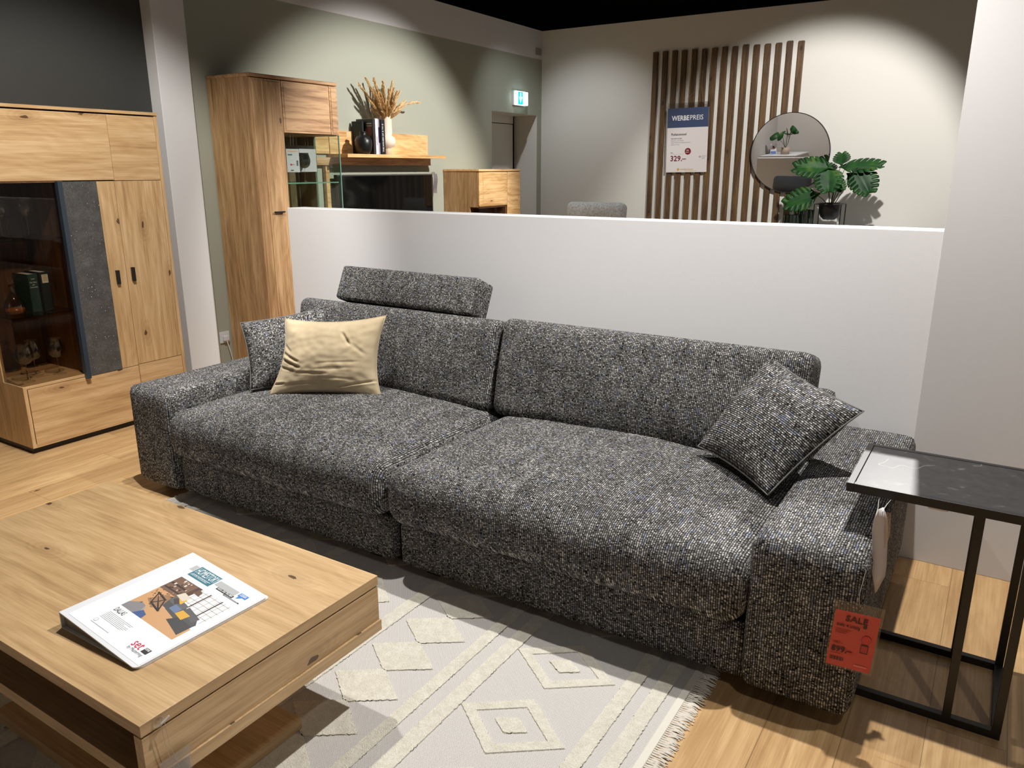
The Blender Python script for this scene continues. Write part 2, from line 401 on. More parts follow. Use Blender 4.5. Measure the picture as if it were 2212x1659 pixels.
# soft upholstered box -------------------------------------------------
def softbox(x0, x1, y0, y1, z0, z1, r=.03, crown=0.0, front=0.0, nx=24, ny=16, nz=8, side=0.0, fn=None):
    bm = bmesh.new(); bmesh.ops.create_cube(bm, size=2)
    t = bmesh.new(); bm.free()
    def P(a, n): return [-1+2*i/n for i in range(n+1)]
    verts = {}
    def V(a, b, c):
        k = (round(a, 5), round(b, 5), round(c, 5))
        if k not in verts: verts[k] = t.verts.new((a, b, c))
        return verts[k]
    X, Y, Z = P(0, nx), P(0, ny), P(0, nz)
    def grid(A, B, f):
        for i in range(len(A)-1):
            for j in range(len(B)-1):
                t.faces.new([f(A[i], B[j]), f(A[i+1], B[j]), f(A[i+1], B[j+1]), f(A[i], B[j+1])])
    for sgn in (-1, 1):
        grid(X, Y, lambda a, b: V(a, b, sgn)); grid(X, Z, lambda a, b: V(a, sgn, b)); grid(Y, Z, lambda a, b: V(sgn, a, b))
    hx, hy, hz = (x1-x0)/2, (y1-y0)/2, (z1-z0)/2; c = Vector(((x0+x1)/2, (y0+y1)/2, (z0+z1)/2))
    r = min(r, hx, hy, hz)
    def squash(u, h):  # denser samples near the rounded edge
        return math.copysign(1-(1-abs(u))**1.35, u)*h
    for v in t.verts:
        a, b, d = v.co
        p = Vector((squash(a, hx), squash(b, hy), squash(d, hz)))
        q = Vector((max(-hx+r, min(hx-r, p.x)), max(-hy+r, min(hy-r, p.y)), max(-hz+r, min(hz-r, p.z))))
        dlt = p-q
        if dlt.length > 1e-9: p = q+dlt.normalized()*r
        ex, ey, ez = p.x/hx, p.y/hy, p.z/hz
        if crown: p.z += crown*(1-ex*ex)*(1-ey*ey)*(1 if ez > 0 else -.2)*abs(ez)
        if front: p.y += math.copysign(front, ey)*(1-ex*ex)*(1-ez*ez)*abs(ey)
        if side: p.x += math.copysign(side, ex)*(1-ey*ey)*(1-ez*ez)*abs(ex)
        v.co = p
        if fn: v.co = fn(Vector((ex, ey, ez)), v.co)
        v.co += c
    m = MB(); m.bm.free(); m.bm = t; return m

def pillow(BL, BR, TR, TL, T, n=30, conc=.07, wr=0.0, seed=0, folds=None, tex=1.0):
    """square cushion spanned by four corner points, two swollen faces joined at the seam"""
    BL, BR, TR, TL = map(Vector, (BL, BR, TR, TL))
    nrm = ((BR-BL).cross(TL-BL)).normalized()
    W, H = (BR-BL).length, (TL-BL).length
    bm = bmesh.new(); uvl = bm.loops.layers.uv.verify(); rows = {}
    for side in (1, -1):
        g = []
        for j in range(n+1):
            row = []
            for i in range(n+1):
                u, v = -1+2*i/n, -1+2*j/n
                uu = u*(1-conc*(1-v*v)); vv = v*(1-conc*(1-u*u))
                s, t = (uu+1)/2, (vv+1)/2
                p = BL*(1-s)*(1-t)+BR*s*(1-t)+TR*s*t+TL*(1-s)*t
                th = T*.5*max(0, (1-u*u))**.5*max(0, (1-v*v))**.5
                th *= (1-.25*(abs(u)*abs(v)))
                edge = max(abs(u), abs(v))
                if wr and edge < .999:
                    q = Vector((u*2.2+seed, v*2.2, side*1.3))
                    th += wr*noise.noise(q*1.1)*(1-edge**6)+wr*.45*noise.noise(q*3.1)*(1-edge**8)
                    if folds and side == 1:
                        for (a0, b0, a1, b1, dep, wd) in folds:
                            ax, ay = a1-a0, b1-b0; l2 = ax*ax+ay*ay
                            k = max(0, min(1, ((u-a0)*ax+(v-b0)*ay)/l2))
                            dx, dy = u-(a0+ax*k), v-(b0+ay*k); dd = math.hypot(dx, dy)
                            th -= .75*dep*math.exp(-(dd/wd)**2)*(1-(2*k-1)**4*.7)
                            sg = (dx*-ay+dy*ax)
                            th += dep*.3*math.exp(-((dd-wd*1.4)/wd)**2)*(1 if sg > 0 else .3)*(1-(2*k-1)**4*.7)
                if i in (0, n) or j in (0, n):
                    key = (i, j)
                    if key not in rows: rows[key] = bm.verts.new(p)
                    row.append(rows[key])
                else: row.append(bm.verts.new(p+nrm*th*side))
            g.append(row)
        for j in range(n):
            for i in range(n):
                q = [g[j][i], g[j][i+1], g[j+1][i+1], g[j+1][i]]
                uvq = [(i, j), (i+1, j), (i+1, j+1), (i, j+1)]
                if side < 0: q = q[::-1]; uvq = uvq[::-1]
                f = bm.faces.new(q)
                for l, (a, b) in zip(f.loops, uvq): l[uvl].uv = (a/n*W*tex, b/n*H*tex+side*3)
    m = MB(); m.bm.free(); m.bm = bm; return m

# ================================================================== ROOM SHELL
WX, SY, HY = -4.63, 7.94, 3.092
struct(MB().box(-6.5, 4.5, -4.5, 9.0, -.05, 0), 'floor', MT['floor'])
struct(MB().box(-6.5, 4.5, -4.5, 9.0, 3.62, 3.7), 'ceiling', MT['black_ceiling'])
struct(MB().box(-6.5, 4.5, 8.9, 9.0, 0, 3.62), 'wall_outer', MT['black_ceiling'])
struct(MB().box(-6.5, -6.4, -4.5, 8.9, 0, 3.62), 'wall_far_left', MT['black_ceiling'])
struct(MB().box(WX-.12, WX, -.6, 3.12, 0, 3.62), 'wall_left', MT['slate_wall'])
struct(MB().box(WX-.12, WX, -2.5, -.6, 0, 3.62), 'wall_left_rear', MT['grey_wall'])
# protruding white wall end between the charcoal and the green stretch
struct(MB().box(WX-.12, -4.53, 3.12, 3.352, 0, 3.3, .004), 'trim_1', MT['white'])
g = MB()
g.box(WX-.12, WX, 3.35, 6.935, 0, 2.605); g.box(WX-.12, WX, 6.935, 7.844, 2.02, 2.605); g.box(WX-.12, WX, 7.844, SY, 0, 2.605)
struct(g, 'wall_green', MT['green'])
struct(MB().box(WX-.12, WX+.004, 3.35, SY, 2.605, 2.897), 'trim_2', MT['white'])
# doorway niche
g = MB()
g.box(-4.93, WX-.001, 7.842, 7.9, 0, 2.03); g.box(-4.93, WX-.001, 6.9, 7.844, 2.018, 2.06); g.box(-4.93, WX-.004, 6.88, 6.935, 0, 2.03)
struct(g, 'trim_3', MT['cream'])
struct(MB().box(-4.97, -4.92, 6.93, 7.80, 0, 1.93, .004), 'door_1', MT['cream'])
struct(MB().box(-4.98, -4.915, 6.93, 7.80, 1.937, 2.02, .003), 'trim_4', MT['cream'])
struct(MB().box(WX-.12, 2.2, SY, SY+.12, 0, 2.897), 'wall_back', MT['cream'])
hw = MB(); hw.box(-3.454, -.186, HY, 3.215, 0, 1.24, .003)
struct(hw, 'wall_half', MT['white_hw'])
struct(MB().box(-.19, 2.6, HY-.002, 3.22, 0, 3.3, .002), 'wall_right', MT['white_r'])
struct(MB().box(-6.5, 4.5, -2.62, -2.5, 0, 3.3), 'wall_front', MT['grey_wall'])

# ================================================================== SOFA
sofa = empty('sofa', (-1.75, 2.5, 0), 'wide dark salt-and-pepper tweed sofa with two seat cushions and a raised headrest', 'sofa')
TW = MT['tweed']
for (a, b) in ((-3.012, -1.760), (-1.728, -.462)):
    build(softbox(a, b, 1.960, 3.05, .04, .222, .014, nx=20, ny=6, nz=4), 'base', TW, sofa, smooth=True, uv='tweed')
build(MB().box(-1.79, -1.70, 2.0, 3.0, .05, .3), 'gap_filler', MT['black'], sofa, label='black filler added in the gap between the bases')  # added black box makes the slit between the bases look dark
def armfn(e, p): return p
for (a, b, yf) in ((-3.302, -3.008, 1.925), (-.468, -.176, 1.925)):
    build(softbox(a, b, yf, 3.07, .04, .505, .035, crown=.006, nx=10, ny=18, nz=8), 'armrest', TW, sofa, smooth=True, uv='tweed')
def seatfn(e, p):
    # front nose bulges forward and sags below, corners pulled in
    q = p.copy()
    q.z += .006*noise.noise(Vector((q.x*5, q.y*5, 0)))
    return q
for (a, b, s) in ((-3.012, -1.764, 0), (-1.758, -.464, 1)):
    build(softbox(a, b, 1.895, 2.86, .215, .43, .075, crown=.05, front=.014, side=.0, nx=34, ny=24, nz=8, fn=seatfn), 'seat_cushion', TW, sofa, smooth=True, uv='tweed')
build(softbox(-3.012, -.462, 2.93, 3.06, .04, .64, .03, nx=30, ny=4, nz=8), 'back_frame', TW, sofa, smooth=True, uv='tweed')
def backcushion(x0, x1, zt, sd, tr=0.0):
    def fn(e, p):
        q = p.copy(); q.z += zt*0
        q.y += .012*noise.noise(Vector((q.x*4+sd, q.z*5, 0)))
        # tufted top corners
        k = max(0, abs(e.x)-.9)/.1*max(0, e.z)
        q.z += .012*k*k
        # lean back
        a = math.radians(-15); y, z = q.y, q.z
        q.y, q.z = y*math.cos(a)-z*math.sin(a), y*math.sin(a)+z*math.cos(a)
        return q
    return softbox(x0, x1, 2.665, 2.90, .40, .80+tr, .05, crown=.0, front=.03, nx=34, ny=10, nz=18, fn=fn)
for (a, b, s, tr) in ((-3.01, -1.792, 1, .005), (-1.782, -.505, 5, .02)):
    o = build(backcushion(a, b, 0, s, tr), 'back_cushion', TW, sofa, smooth=True, uv='tweed')
# headrest
def headfn(e, p):
    q = p.copy(); a = math.radians(-24); y, z = q.y, q.z
    q.y, q.z = y*math.cos(a)-z*math.sin(a), y*math.sin(a)+z*math.cos(a)
    a = math.radians(-2.0); x, y = q.x, q.y
    q.x, q.y = x*math.cos(a)-y*math.sin(a), x*math.sin(a)+y*math.cos(a)
    return q
build(softbox(-2.815, -1.962, 2.80, 2.935, .792, .965, .016, front=.012, nx=24, ny=6, nz=8, fn=headfn), 'headrest', TW, sofa, smooth=True, uv='tweed')
for x in (-3.2, -1.9, -1.62, -.30):
    for y in (2.04, 2.95):
        build(MB().box(x-.03, x+.03, y-.03, y+.03, 0, .045, .003), 'foot', MT['black'], sofa)

# cushions ---------------------------------------------------------
def cushion(name, label, c, T, mat, loc, **kw):
    root = empty(name, loc, label, 'cushion')
    cv_ = build(pillow(*c, T, **kw), 'cover', mat, root, smooth=True)
    # piping round the seam
    BL, BR, TR, TL = map(Vector, c); conc = kw.get('conc', .07); pts = []
    N = 14
    def P(u, v):
        uu = u*(1-conc*(1-v*v)); vv = v*(1-conc*(1-u*u)); s, t = (uu+1)/2, (vv+1)/2
        return BL*(1-s)*(1-t)+BR*s*(1-t)+TR*s*t+TL*(1-s)*t
    for i in range(N): pts.append(P(-1+2*i/N, -1))
    for i in range(N): pts.append(P(1, -1+2*i/N))
    for i in range(N): pts.append(P(1-2*i/N, 1))
    for i in range(N+1): pts.append(P(-1, 1-2*i/N))
    build(MB().tube(pts, .0028, 6), 'seam', mat, cv_, smooth=True)
    return root
TWP = tweed('cushion_tweed', rgb(220, 217, 211), rgb(112, 110, 108), rgb(20, 19, 19), rgb(142, 156, 188), .0068, .0064, 40)
cushion('throw_cushion', 'tweed cushion leaning in the left corner behind the cream velvet one',
        ((-2.87, 2.265, .462), (-2.60, 2.63, .47), (-2.795, 2.72, .80), (-2.985, 2.335, .755)), .18, TWP, (-2.75, 2.45, .46), wr=.008, seed=3)
cushion('throw_cushion', 'tweed cushion standing on one corner against the right armrest',
        ((-.52, 2.315, .465), (-.300, 2.50, .728), (-.655, 2.735, .81), (-.825, 2.535, .50)), .185, TWP, (-.52, 2.35, .46), wr=.008, seed=9)
cushion('throw_cushion', 'creased cream velvet cushion leaning on a tweed cushion',
        ((-2.742, 2.262, .458), (-2.275, 2.498, .458), (-2.285, 2.565, .822), (-2.735, 2.385, .792)), .17, MT['velvet'], (-2.5, 2.4, .455),
        wr=.007, seed=1, n=80, conc=.13,
        folds=[(-1, .12, -.55, -.16, .014, .028), (-1, -.05, -.5, -.32, .018, .03), (-1, -.25, -.6, -.42, .013, .025), (-1, .35, -.78, .12, .009, .025), (-1, -.72, -.78, -.73, .016, .025), (.28, .66, .48, .30, .014, .026),
               (1, -.58, .2, -.88, .014, .024), (-.6, -.45, .1, -.5, .006, .035), (-.2, -.38, .6, -.3, .004, .04), (.5, .34, .8, .05, .005, .04), (-.7, -.78, .1, -.72, .005, .04), (0, -.6, .6, -.62, .004, .03), (-.1, -.2, .7, -.14, .003, .03)])

# ================================================================== COFFEE TABLE
tab = empty('coffee_table', (-1.9, 1.03, 0), 'low square-edged oak coffee table with an open shelf in front of the sofa', 'table')
tx0, tx1, ty0, ty1 = -2.53, -1.30, .688, 1.378
build(MB().box(tx0, tx1, ty0, ty1, .372, .40, .0012), 'table_top', MT['oak_x'], tab, edgemat=MT['oak_ty'])
build(MB().box(tx1-.028, tx1-.001, ty0+.001, ty1-.001, .268, .3675, .001), 'side_panel', MT['oak_ty'], tab)
build(MB().box(tx0+.001, tx0+.028, ty0+.001, ty1-.001, .268, .3675, .001), 'side_panel', MT['oak_ty'], tab)
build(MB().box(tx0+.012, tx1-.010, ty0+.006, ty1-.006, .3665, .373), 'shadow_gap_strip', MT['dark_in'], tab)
build(MB().box(tx0, tx1+.004, ty0, ty1+.002, .236, .268, .001), 'shelf_board', MT['oak_x'], tab, edgemat=MT['oak_ty'])
build(MB().box(tx0+.02, tx1-.02, 1.0, 1.02, .268, .368), 'centre_panel', MT['oak_x'], tab)
build(MB().box(-2.0, -1.55, .88, 1.08, .04, .237, .002), 'pedestal', MT['oak_x'], tab)
build(MB().box(-2.135, -1.41, .755, 1.175, .008, .042, .0012), 'plinth', MT['oak_x'], tab, edgemat=MT['oak_ty'])
# suction hook with a clear price pouch at the corner
hook = empty('suction_hook', (-1.3, .725, .385), 'clear suction hook with threads and pouch on the coffee table corner', 'hook')
t = MB(); t.lathe([(.001, .008), (.005, .006), (.010, .003), (.0125, 0)], (0, 0, 0), 20)
t.bm.transform(Matrix.Translation((-1.299, .727, .384)) @ Matrix.Rotation(PI/2, 4, 'Y')); build(t, 'suction_cup', MT['wine'], hook, smooth=True, solid=.0012)
build(MB().tube([(-1.29, .727, .384), (-1.286, .735, .39), (-1.284, .742, .396)], .0016, 6), 'pin', MT['white_plastic'], hook)
for (y, e) in ((.727, .742), (.735, .752)):
    build(MB().tube([(-1.291, y, .384), (-1.292, y+.004, .33), (-1.292, e, .262)], .0005, 4), 'thread', MT['thread'], hook)
build(MB().box(-1.2918, -1.291, .712, .782, .13, .297), 'pouch', MT['pouch'], hook)
build(MB().box(-1.2922, -1.2921, .716, .778, .134, .266), 'price_card', MT['pouch'], hook)

# ---- ring binder ------------------------------------------------
bd = empty('ring_binder', (-1.62, .97, .40), 'white ring binder with a printed cover lying on the coffee table', 'binder')
bx0, bx1, by0, by1 = -1.768, -1.466, .788, 1.143
sk = .012
ux = Vector((bx1-bx0, -.006, -.036)).normalized(); uy = Vector((.012, by1-by0, 0)).normalized()
un = ux.cross(uy).normalized()
O = Vector((bx0, by0+.004, .4435))
CW, CH = (Vector((bx1, 0, .4075))-Vector((bx0, 0, .4435))).length, (by1-by0)
def rrect(w, h, r, n=6, corners=(0, 1, 1, 0)):
    pts = []
    for (cx, cy, a0, k) in ((w-r, r, -PI/2, corners[1]), (w-r, h-r, 0, corners[2]), (r, h-r, PI/2, corners[3]), (r, r, PI, corners[0])):
        if k: pts += [(cx+r*math.cos(a0+PI/2*i/n), cy+r*math.sin(a0+PI/2*i/n)) for i in range(n+1)]
        else: pts.append((w if cx > w/2 else 0, h if cy > h/2 else 0))
    return pts
fc = build(MB().prism(rrect(CW, CH, .012), O-un*.0032, ux, uy, un, .003), 'front_cover', MT['white_plastic'], bd)
build(MB().prism(rrect(CW-.002, CH, .012), (bx0, by0+.004, .4005), (1, 0, 0), uy, (0, 0, 1), .003), 'back_cover', MT['white_plastic'], bd)
build(MB().prism([(0, 0), (.003, 0), (.003, CH), (0, CH)], (bx0-.002, by0+.004, .4005), (1, 0, 0), uy, (0, 0, 1), .042), 'spine', MT['white_plastic'], bd)
# grey translucent wedge of sheets inside
w = MB()
vs = [w.bm.verts.new(p) for p in [(bx0+.003, by0+.012, .4035), (bx1-.02, by0+.010, .4035), (bx1-.02, by0+.010, .4055), (bx0+.003, by0+.012, .4395)]]
vt = [w.bm.verts.new(v.co+uy*(CH-.018)) for v in vs]
w.bm.faces.new(vs[::-1]); w.bm.faces.new(vt)
for i in range(4): w.bm.faces.new((vs[i], vs[(i+1) % 4], vt[(i+1) % 4], vt[i]))
build(w, 'sheets', MT['grey_plastic'], bd)
# printed cover sheet in cover coordinates (metres from lower left corner)
def C(x, y): return (x*CW, y*CH)
px0, px1, py0, py1 = .253, .912, .297, .755   # photograph rectangle (fractions)
def Q(u, v): return (CW*(px0+(px1-px0)*u), CH*(py0+(py1-py0)*v))
room = [rect(*C(.07, .03), *C(.985, .975), (240, 242, 244)),
        ([Q(0, 0), Q(1, 0), Q(1, 1), Q(0, 1)], (196, 150, 104)),
        ([Q(.40, .36), Q(1, .30), Q(1, 1), Q(.40, 1)], (232, 230, 226)),
        ([Q(0, .62), Q(.36, .62), Q(.40, 1), Q(0, 1)], (112, 84, 68)),
        ([Q(.02, .80), Q(.32, .80), Q(.32, .84), Q(.02, .84)], (58, 40, 32)),
        ([Q(.02, .68), Q(.32, .68), Q(.32, .71), Q(.02, .71)], (58, 40, 32)),
        ([Q(.34, .52), Q(.41, .52), Q(.44, 1), Q(.36, 1)], (78, 52, 42))]
for k in range(7):
    u = .46+.085*k
    room.append(([Q(u, .45), Q(u+.006, .45), Q(u+.006, 1), Q(u, 1)], (120, 112, 108)))
for k in range(5):
    v = .55+.1*k
    room.append(([Q(.41, v), Q(1, v), Q(1, v+.008), Q(.41, v+.008)], (130, 122, 118)))
for u in (.60, .82): room.append(([Q(u, .42), Q(u+.02, .42), Q(u+.02, 1), Q(u, 1)], (52, 38, 38)))
room += [([Q(.28, .40), Q(.95, .22), Q(.98, .40), Q(.88, .52), Q(.34, .58), Q(.28, .52)], (72, 72, 72)),
         ([Q(.30, .52), Q(.60, .46), Q(.62, .60), Q(.32, .66)], (92, 92, 92)), ([Q(.62, .46), Q(.90, .40), Q(.92, .52), Q(.64, .60)], (84, 84, 84)),
         ([Q(.62, .22), Q(.96, .10), Q(.97, .34), Q(.70, .36)], (58, 58, 58)),
         ([Q(.36, .58), Q(.50, .56), Q(.50, .68), Q(.38, .68)], (212, 164, 60)), ([Q(.60, .38), Q(.76, .34), Q(.78, .48), Q(.62, .50)], (206, 158, 54)),
         ([Q(.46, .40), Q(.60, .38), Q(.60, .50), Q(.46, .52)], (98, 116, 146)),
         ([Q(.02, .0), Q(.35, .0), Q(.25, .20), Q(.02, .14)], (150, 148, 148)), ([Q(.0, .0), Q(.30, .0), Q(.22, .22), Q(.12, .24), Q(.0, .12)], (128, 126, 128)),
         ([Q(.22, .0), Q(.40, .0), Q(.38, .10), Q(.28, .14)], (58, 84, 132)),
         ([Q(.10, .34), Q(.22, .58), Q(.30, .60), Q(.36, .36), Q(.30, .24)], (150, 112, 80)),
         ([Q(.08, .52), Q(.30, .46), Q(.31, .49), Q(.09, .55)], (30, 26, 26)), ([Q(.20, .30), Q(.42, .24), Q(.43, .27), Q(.21, .33)], (30, 26, 26)),
         ([Q(.10, .52), Q(.12, .52), Q(.22, .30), Q(.20, .30)], (30, 26, 26)), ([Q(.29, .46), Q(.31, .46), Q(.43, .25), Q(.41, .24)], (30, 26, 26)),
         ([Q(.10, .52), Q(.12, .51), Q(.42, .27), Q(.40, .25)], (30, 26, 26)), ([Q(.30, .48), Q(.28, .48), Q(.20, .31), Q(.22, .31)], (30, 26, 26)),
         ([Q(.30, .66), Q(.46, .62), Q(.50, .74), Q(.34, .78)], (206, 196, 180)), ([Q(.34, .58), Q(.44, .50), Q(.48, .56), Q(.38, .64)], (70, 60, 56)),
         ([Q(.40, .86), Q(.52, .84), Q(.50, .94), Q(.42, .96)], (98, 74, 58))]
random.seed(3)
for k in range(26):
    u, v = random.uniform(.02, .3), random.uniform(.2, .62); s = random.uniform(.008, .022)
    room.append(([Q(u, v), Q(u+s*1.6, v+s*.3), Q(u+s, v+s*2)], (84, 60, 44)))
for k in range(18):
    u, v = random.uniform(.04, .30), random.uniform(.64, .95); s = random.uniform(.01, .03)
    c = random.choice([(190, 170, 150), (150, 120, 100), (60, 44, 38), (214, 206, 196)])
    room.append(([Q(u, v), Q(u+s, v), Q(u+s, v+s*1.6), Q(u, v+s*1.6)], c))
room += [rect(*C(.198, .847), *C(.25, .912), (176, 178, 178)), rect(*C(.256, .798), *C(.53, .926), (44, 112, 128)),
         rect(*C(.545, .845), *C(.79, .902), (172, 174, 174)), rect(*C(.602, .818), *C(.805, .845), (24, 22, 24)),
         rect(*C(.715, .805), *C(.91, .815), (24, 22, 24)), rect(*C(.81, .866), *C(.905, .905), (56, 122, 190)),
         ([C(.825, .868), C(.87, .868), C(.829, .833)], (56, 122, 190)), rect(*C(.28, .831), *C(.51, .834), (240, 240, 240)),
         rect(*C(.73, .8085), *C(.895, .811), (220, 220, 220)),
         rect(*C(.862, .110), *C(.922, .157), (24, 22, 24))]
for k in range(7):
    room.append(rect(*C(.265, .212-.0112*k), *C(.265+(.31, .30, .24, .31, .31, .29, .27)[k], .2142-.0112*k), (150, 150, 152)))
room += [disc(*C(.285, .111), .0055, (90, 90, 92)), disc(*C(.285, .111), .0048, (240, 242, 244)), rect(*C(.268, .082), *C(.505, .0848), (150, 150, 152))]
printed('cover_print', room, O, ux, uy, fc)
white_t = plain('white_print', rgb(240, 240, 240), .5); dark_t = plain('dark_print', rgb(40, 38, 40), .5)
red_t = plain('crimson_print', rgb(196, 40, 72), .5); grey_t = plain('grey_print', rgb(120, 120, 124), .5)
def cov(x, y): return O+ux*CW*x+uy*CH*y
D_ = .0011
lettering('HOMESTORY', .036, cov(.272, .846), ux, uy, white_t, fc, .0, sx=.37, d=D_)
lettering('EINRICHTEN. WIE ES DIR GEFÄLLT', .008, cov(.272, .812), ux, uy, white_t, fc, 0, sx=.54, d=D_)
lettering('REGAL UND TRÄUMEN', .0095, cov(.612, .825), ux, uy, white_t, fc, .01, sx=.56, d=D_)
lettering('DESIGN', .012, cov(.822, .876), ux, uy, white_t, fc, .01, sx=.5, d=D_)
lettering('DALLAS', .021, cov(.266, .235), ux, uy, dark_t, fc, -.004, sx=.5, d=D_)
lettering('set', .036, cov(.735, .110), ux, uy, red_t, fc, .004, sx=.72, d=D_)
lettering('one', .0125, cov(.866, .137), ux, uy, white_t, fc, .01, sx=.75, d=D_)
lettering('by Musterring', .0135, cov(.745, .080), ux, uy, grey_t, fc, 0, sx=.68, d=D_)

# ================================================================== RUG
rug = empty('rug', (-1.8, 1.2, 0), 'cream rug with raised diamond pattern and fringed ends under the coffee table', 'rug')
RX0, RX1, RY0, RY1 = -3.015, -.585, .36, 2.04
build(MB().box(RX0, RX1, RY0, RY1, .0, .0055, .001), 'flat_weave', MT['weave'], rug)
for (a, b) in ((RX1-.021, RX1+.001), (RX0-.001, RX0+.021)): build(MB().box(a, b, RY0, RY1, .001, .008, .002), 'hem', MT['hem'], rug)
def clip_poly(poly, ylo, yhi):
    def half(P, f, inter):
        out = []
        for i in range(len(P)):
            a, b = P[i], P[(i+1) % len(P)]
            if f(a): out.append(a)
            if f(a) != f(b): out.append(inter(a, b))
        return out
    def at(Y): return lambda a, b: (a[0]+(b[0]-a[0])*(Y-a[1])/(b[1]-a[1]), Y)
    P = half(poly, lambda p: p[1] >= ylo, at(ylo))
    return half(P, lambda p: p[1] <= yhi, at(yhi)) if P else P
def pile(mb, poly):
    P = clip_poly(poly, RY0+.004, RY1-.004)
    if len(P) < 3: return
    # drop duplicate points
    R = [p for i, p in enumerate(P) if math.dist(p, P[i-1]) > 1e-5]
    if len(R) < 3: return
    t = MB().prism(R, (0, 0, .004), (1, 0, 0), (0, 1, 0), (0, 0, 1), .0050)
    top = [e for e in t.bm.edges if all(v.co.z > .0085 for v in e.verts)]
    bmesh.ops.bevel(t.bm, geom=top, offset=.0022, segments=2, affect='EDGES')
    mb.merge(t.bm)
def jag(a, b, amp=.0009, stepl=.007):
    n = max(1, int(math.dist(a, b)/stepl)); out = []
    dx, dy = b[0]-a[0], b[1]-a[1]; L = math.hypot(dx, dy)
    for i in range(n):
        k = i/n; j = random.uniform(-amp, amp)
        out.append((a[0]+dx*k-dy/L*j, a[1]+dy*k+dx/L*j))
    return out
def jpoly(P):
    out = []
    for i in range(len(P)): out += jag(P[i], P[(i+1) % len(P)])
    return out
pm = MB(); mx = lambda x: -3.6-x
def both(fn):
    fn(lambda x: x); fn(mx)
def stripes(F):
    for (a, b) in ((-.68, -.635), (-.76, -.715), (-1.16, -1.11), (-1.245, -1.203), (-1.582, -1.53)):
        pile(pm, jpoly([(F(a), RY0+.005), (F(b), RY0+.005), (F(b), RY1-.005), (F(a), RY1-.005)]))
    k = -7
    while k < 6:
        cy = 1.401+.163*k; c = -1.392
        pile(pm, jpoly([(F(c-.122), cy), (F(c), cy-.086), (F(c+.122), cy), (F(c), cy+.086)])); k += 1
    for k in range(-4, 3):
        cy = 1.483+.302*k; c = -.944
        hx, hy = .166, .124; ix, iy = .112, .083
        rb = bmesh.new(); N = 26; loops = []
        for (qx, qy, zz) in ((hx+.001, hy+.001, .004), (hx-.002, hy-.0016, .009), (ix+.002, iy+.0016, .009), (ix-.001, iy-.001, .004)):
            cs = [(c-qx, cy), (c, cy-qy), (c+qx, cy), (c, cy+qy)]; lp = []
            for e in range(4):
                a_, b_ = cs[e], cs[(e+1) % 4]
                for w_ in range(N):
                    kk = w_/N; jt = random.uniform(-.0009, .0009)
                    lp.append(rb.verts.new((F(a_[0]+(b_[0]-a_[0])*kk+jt), min(RY1-.004, max(RY0+.004, a_[1]+(b_[1]-a_[1])*kk+jt)), zz)))
            loops.append(lp)
        for la, lb_ in zip(loops, loops[1:]):
            for e in range(4*N): rb.faces.new((la[e], la[(e+1) % (4*N)], lb_[(e+1) % (4*N)], lb_[e]))
        pm.merge(rb)
        pile(pm, jpoly([(F(c-.054), cy), (F(c), cy-.036), (F(c+.054), cy), (F(c), cy+.036)]))
both(stripes)
for k in range(-3, 3):
    cy = 1.45+.33*k; c = -1.8
    pile(pm, jpoly([(c-.17, cy), (c, cy-.14), (c+.17, cy), (c, cy+.14)]))
o = build(pm, 'raised_pile', MT['pile'], rug, smooth=True, angle=40, label='soft raised pile pattern')
fr = MB(); random.seed(11)
for (xs, sg) in ((RX1, 1), (RX0, -1)):
    y = RY0+.004
    while y < RY1-.002:
        for q in range(3):
            dy = random.uniform(-.008, .008); L = random.uniform(.036, .054)
            z1 = random.uniform(.002, .007)
            fr.tube([(xs, y+q*.0015, .004), (xs+sg*L*.35, y+random.uniform(-.002, .002), .006), (xs+sg*L*.7, y+dy*.6, z1+.002), (xs+sg*L, y+dy, z1*.5+.0012)], [.0018, .0024, .0020, .0012], 4, cap=False)
        y += .0085
f = build(fr, 'fringe', MT['fringe'], rug); f['kind'] = 'stuff'

# ================================================================== LEFT DISPLAY CABINET
cab = empty('display_cabinet', (-4.4, 2.36, 0), 'knotty oak wall cabinet with smoked glass showcase and slate strip', 'cabinet')
CX, CB = -4.172, -4.625
OH, OV = MT['oak_h'], MT['oak_v']
build(MB().box(CB, CX-.03, 1.90, 2.82, 0, .034), 'plinth', MT['black'], cab)
build(MB().box(CB, CX+.006, 1.78, 2.832, 1.741, 1.757, .001), 'top_board', OH, cab)
build(MB().box(CB, CX, 2.814, 2.832, .034, 1.741, .001), 'side_panel', OV, cab)
build(MB().box(CB, CX, 1.887, 1.905, .034, .368, .001), 'side_panel', OV, cab)
build(MB().box(CB, -4.37, 1.887, 1.905, .368, 1.392, .001), 'side_panel', OV, cab)
build(MB().box(CB, CX, 1.78, 1.80, 1.392, 1.741, .001), 'side_panel', OV, cab)
build(MB().box(CB, CB+.008, 1.80, 2.815, .04, 1.74), 'back_panel', MT['dark_in'], cab)
build(MB().box(CB, CX-.001, 1.905, 2.814, .034, .052), 'bottom_board', OH, cab)
build(MB().box(CB, CX-.0015, 1.8875, 2.24, .353, .369, .001), 'floor_board', OH, cab)
build(MB().box(CX-.018, CX, 1.909, 2.527, .042, .3505, .001), 'drawer_front', OH, cab)
build(MB().box(CX-.018, CX, 2.531, 2.811, .042, .3545, .001), 'door', OH, cab)
build(MB().box(CX-.018, CX, 2.531, 2.811, .3575, 1.388, .001), 'door', OV, cab)
build(MB().box(CX-.0185, CX-.0005, 2.428, 2.5285, .3535, 1.388, .001), 'door', OV, cab)
build(MB().box(CX-.018, CX+.003, 2.236, 2.4275, .352, 1.389, .001), 'slate_front', MT['slate'], cab, label='grey slate strip with sparkle painted as white specks')
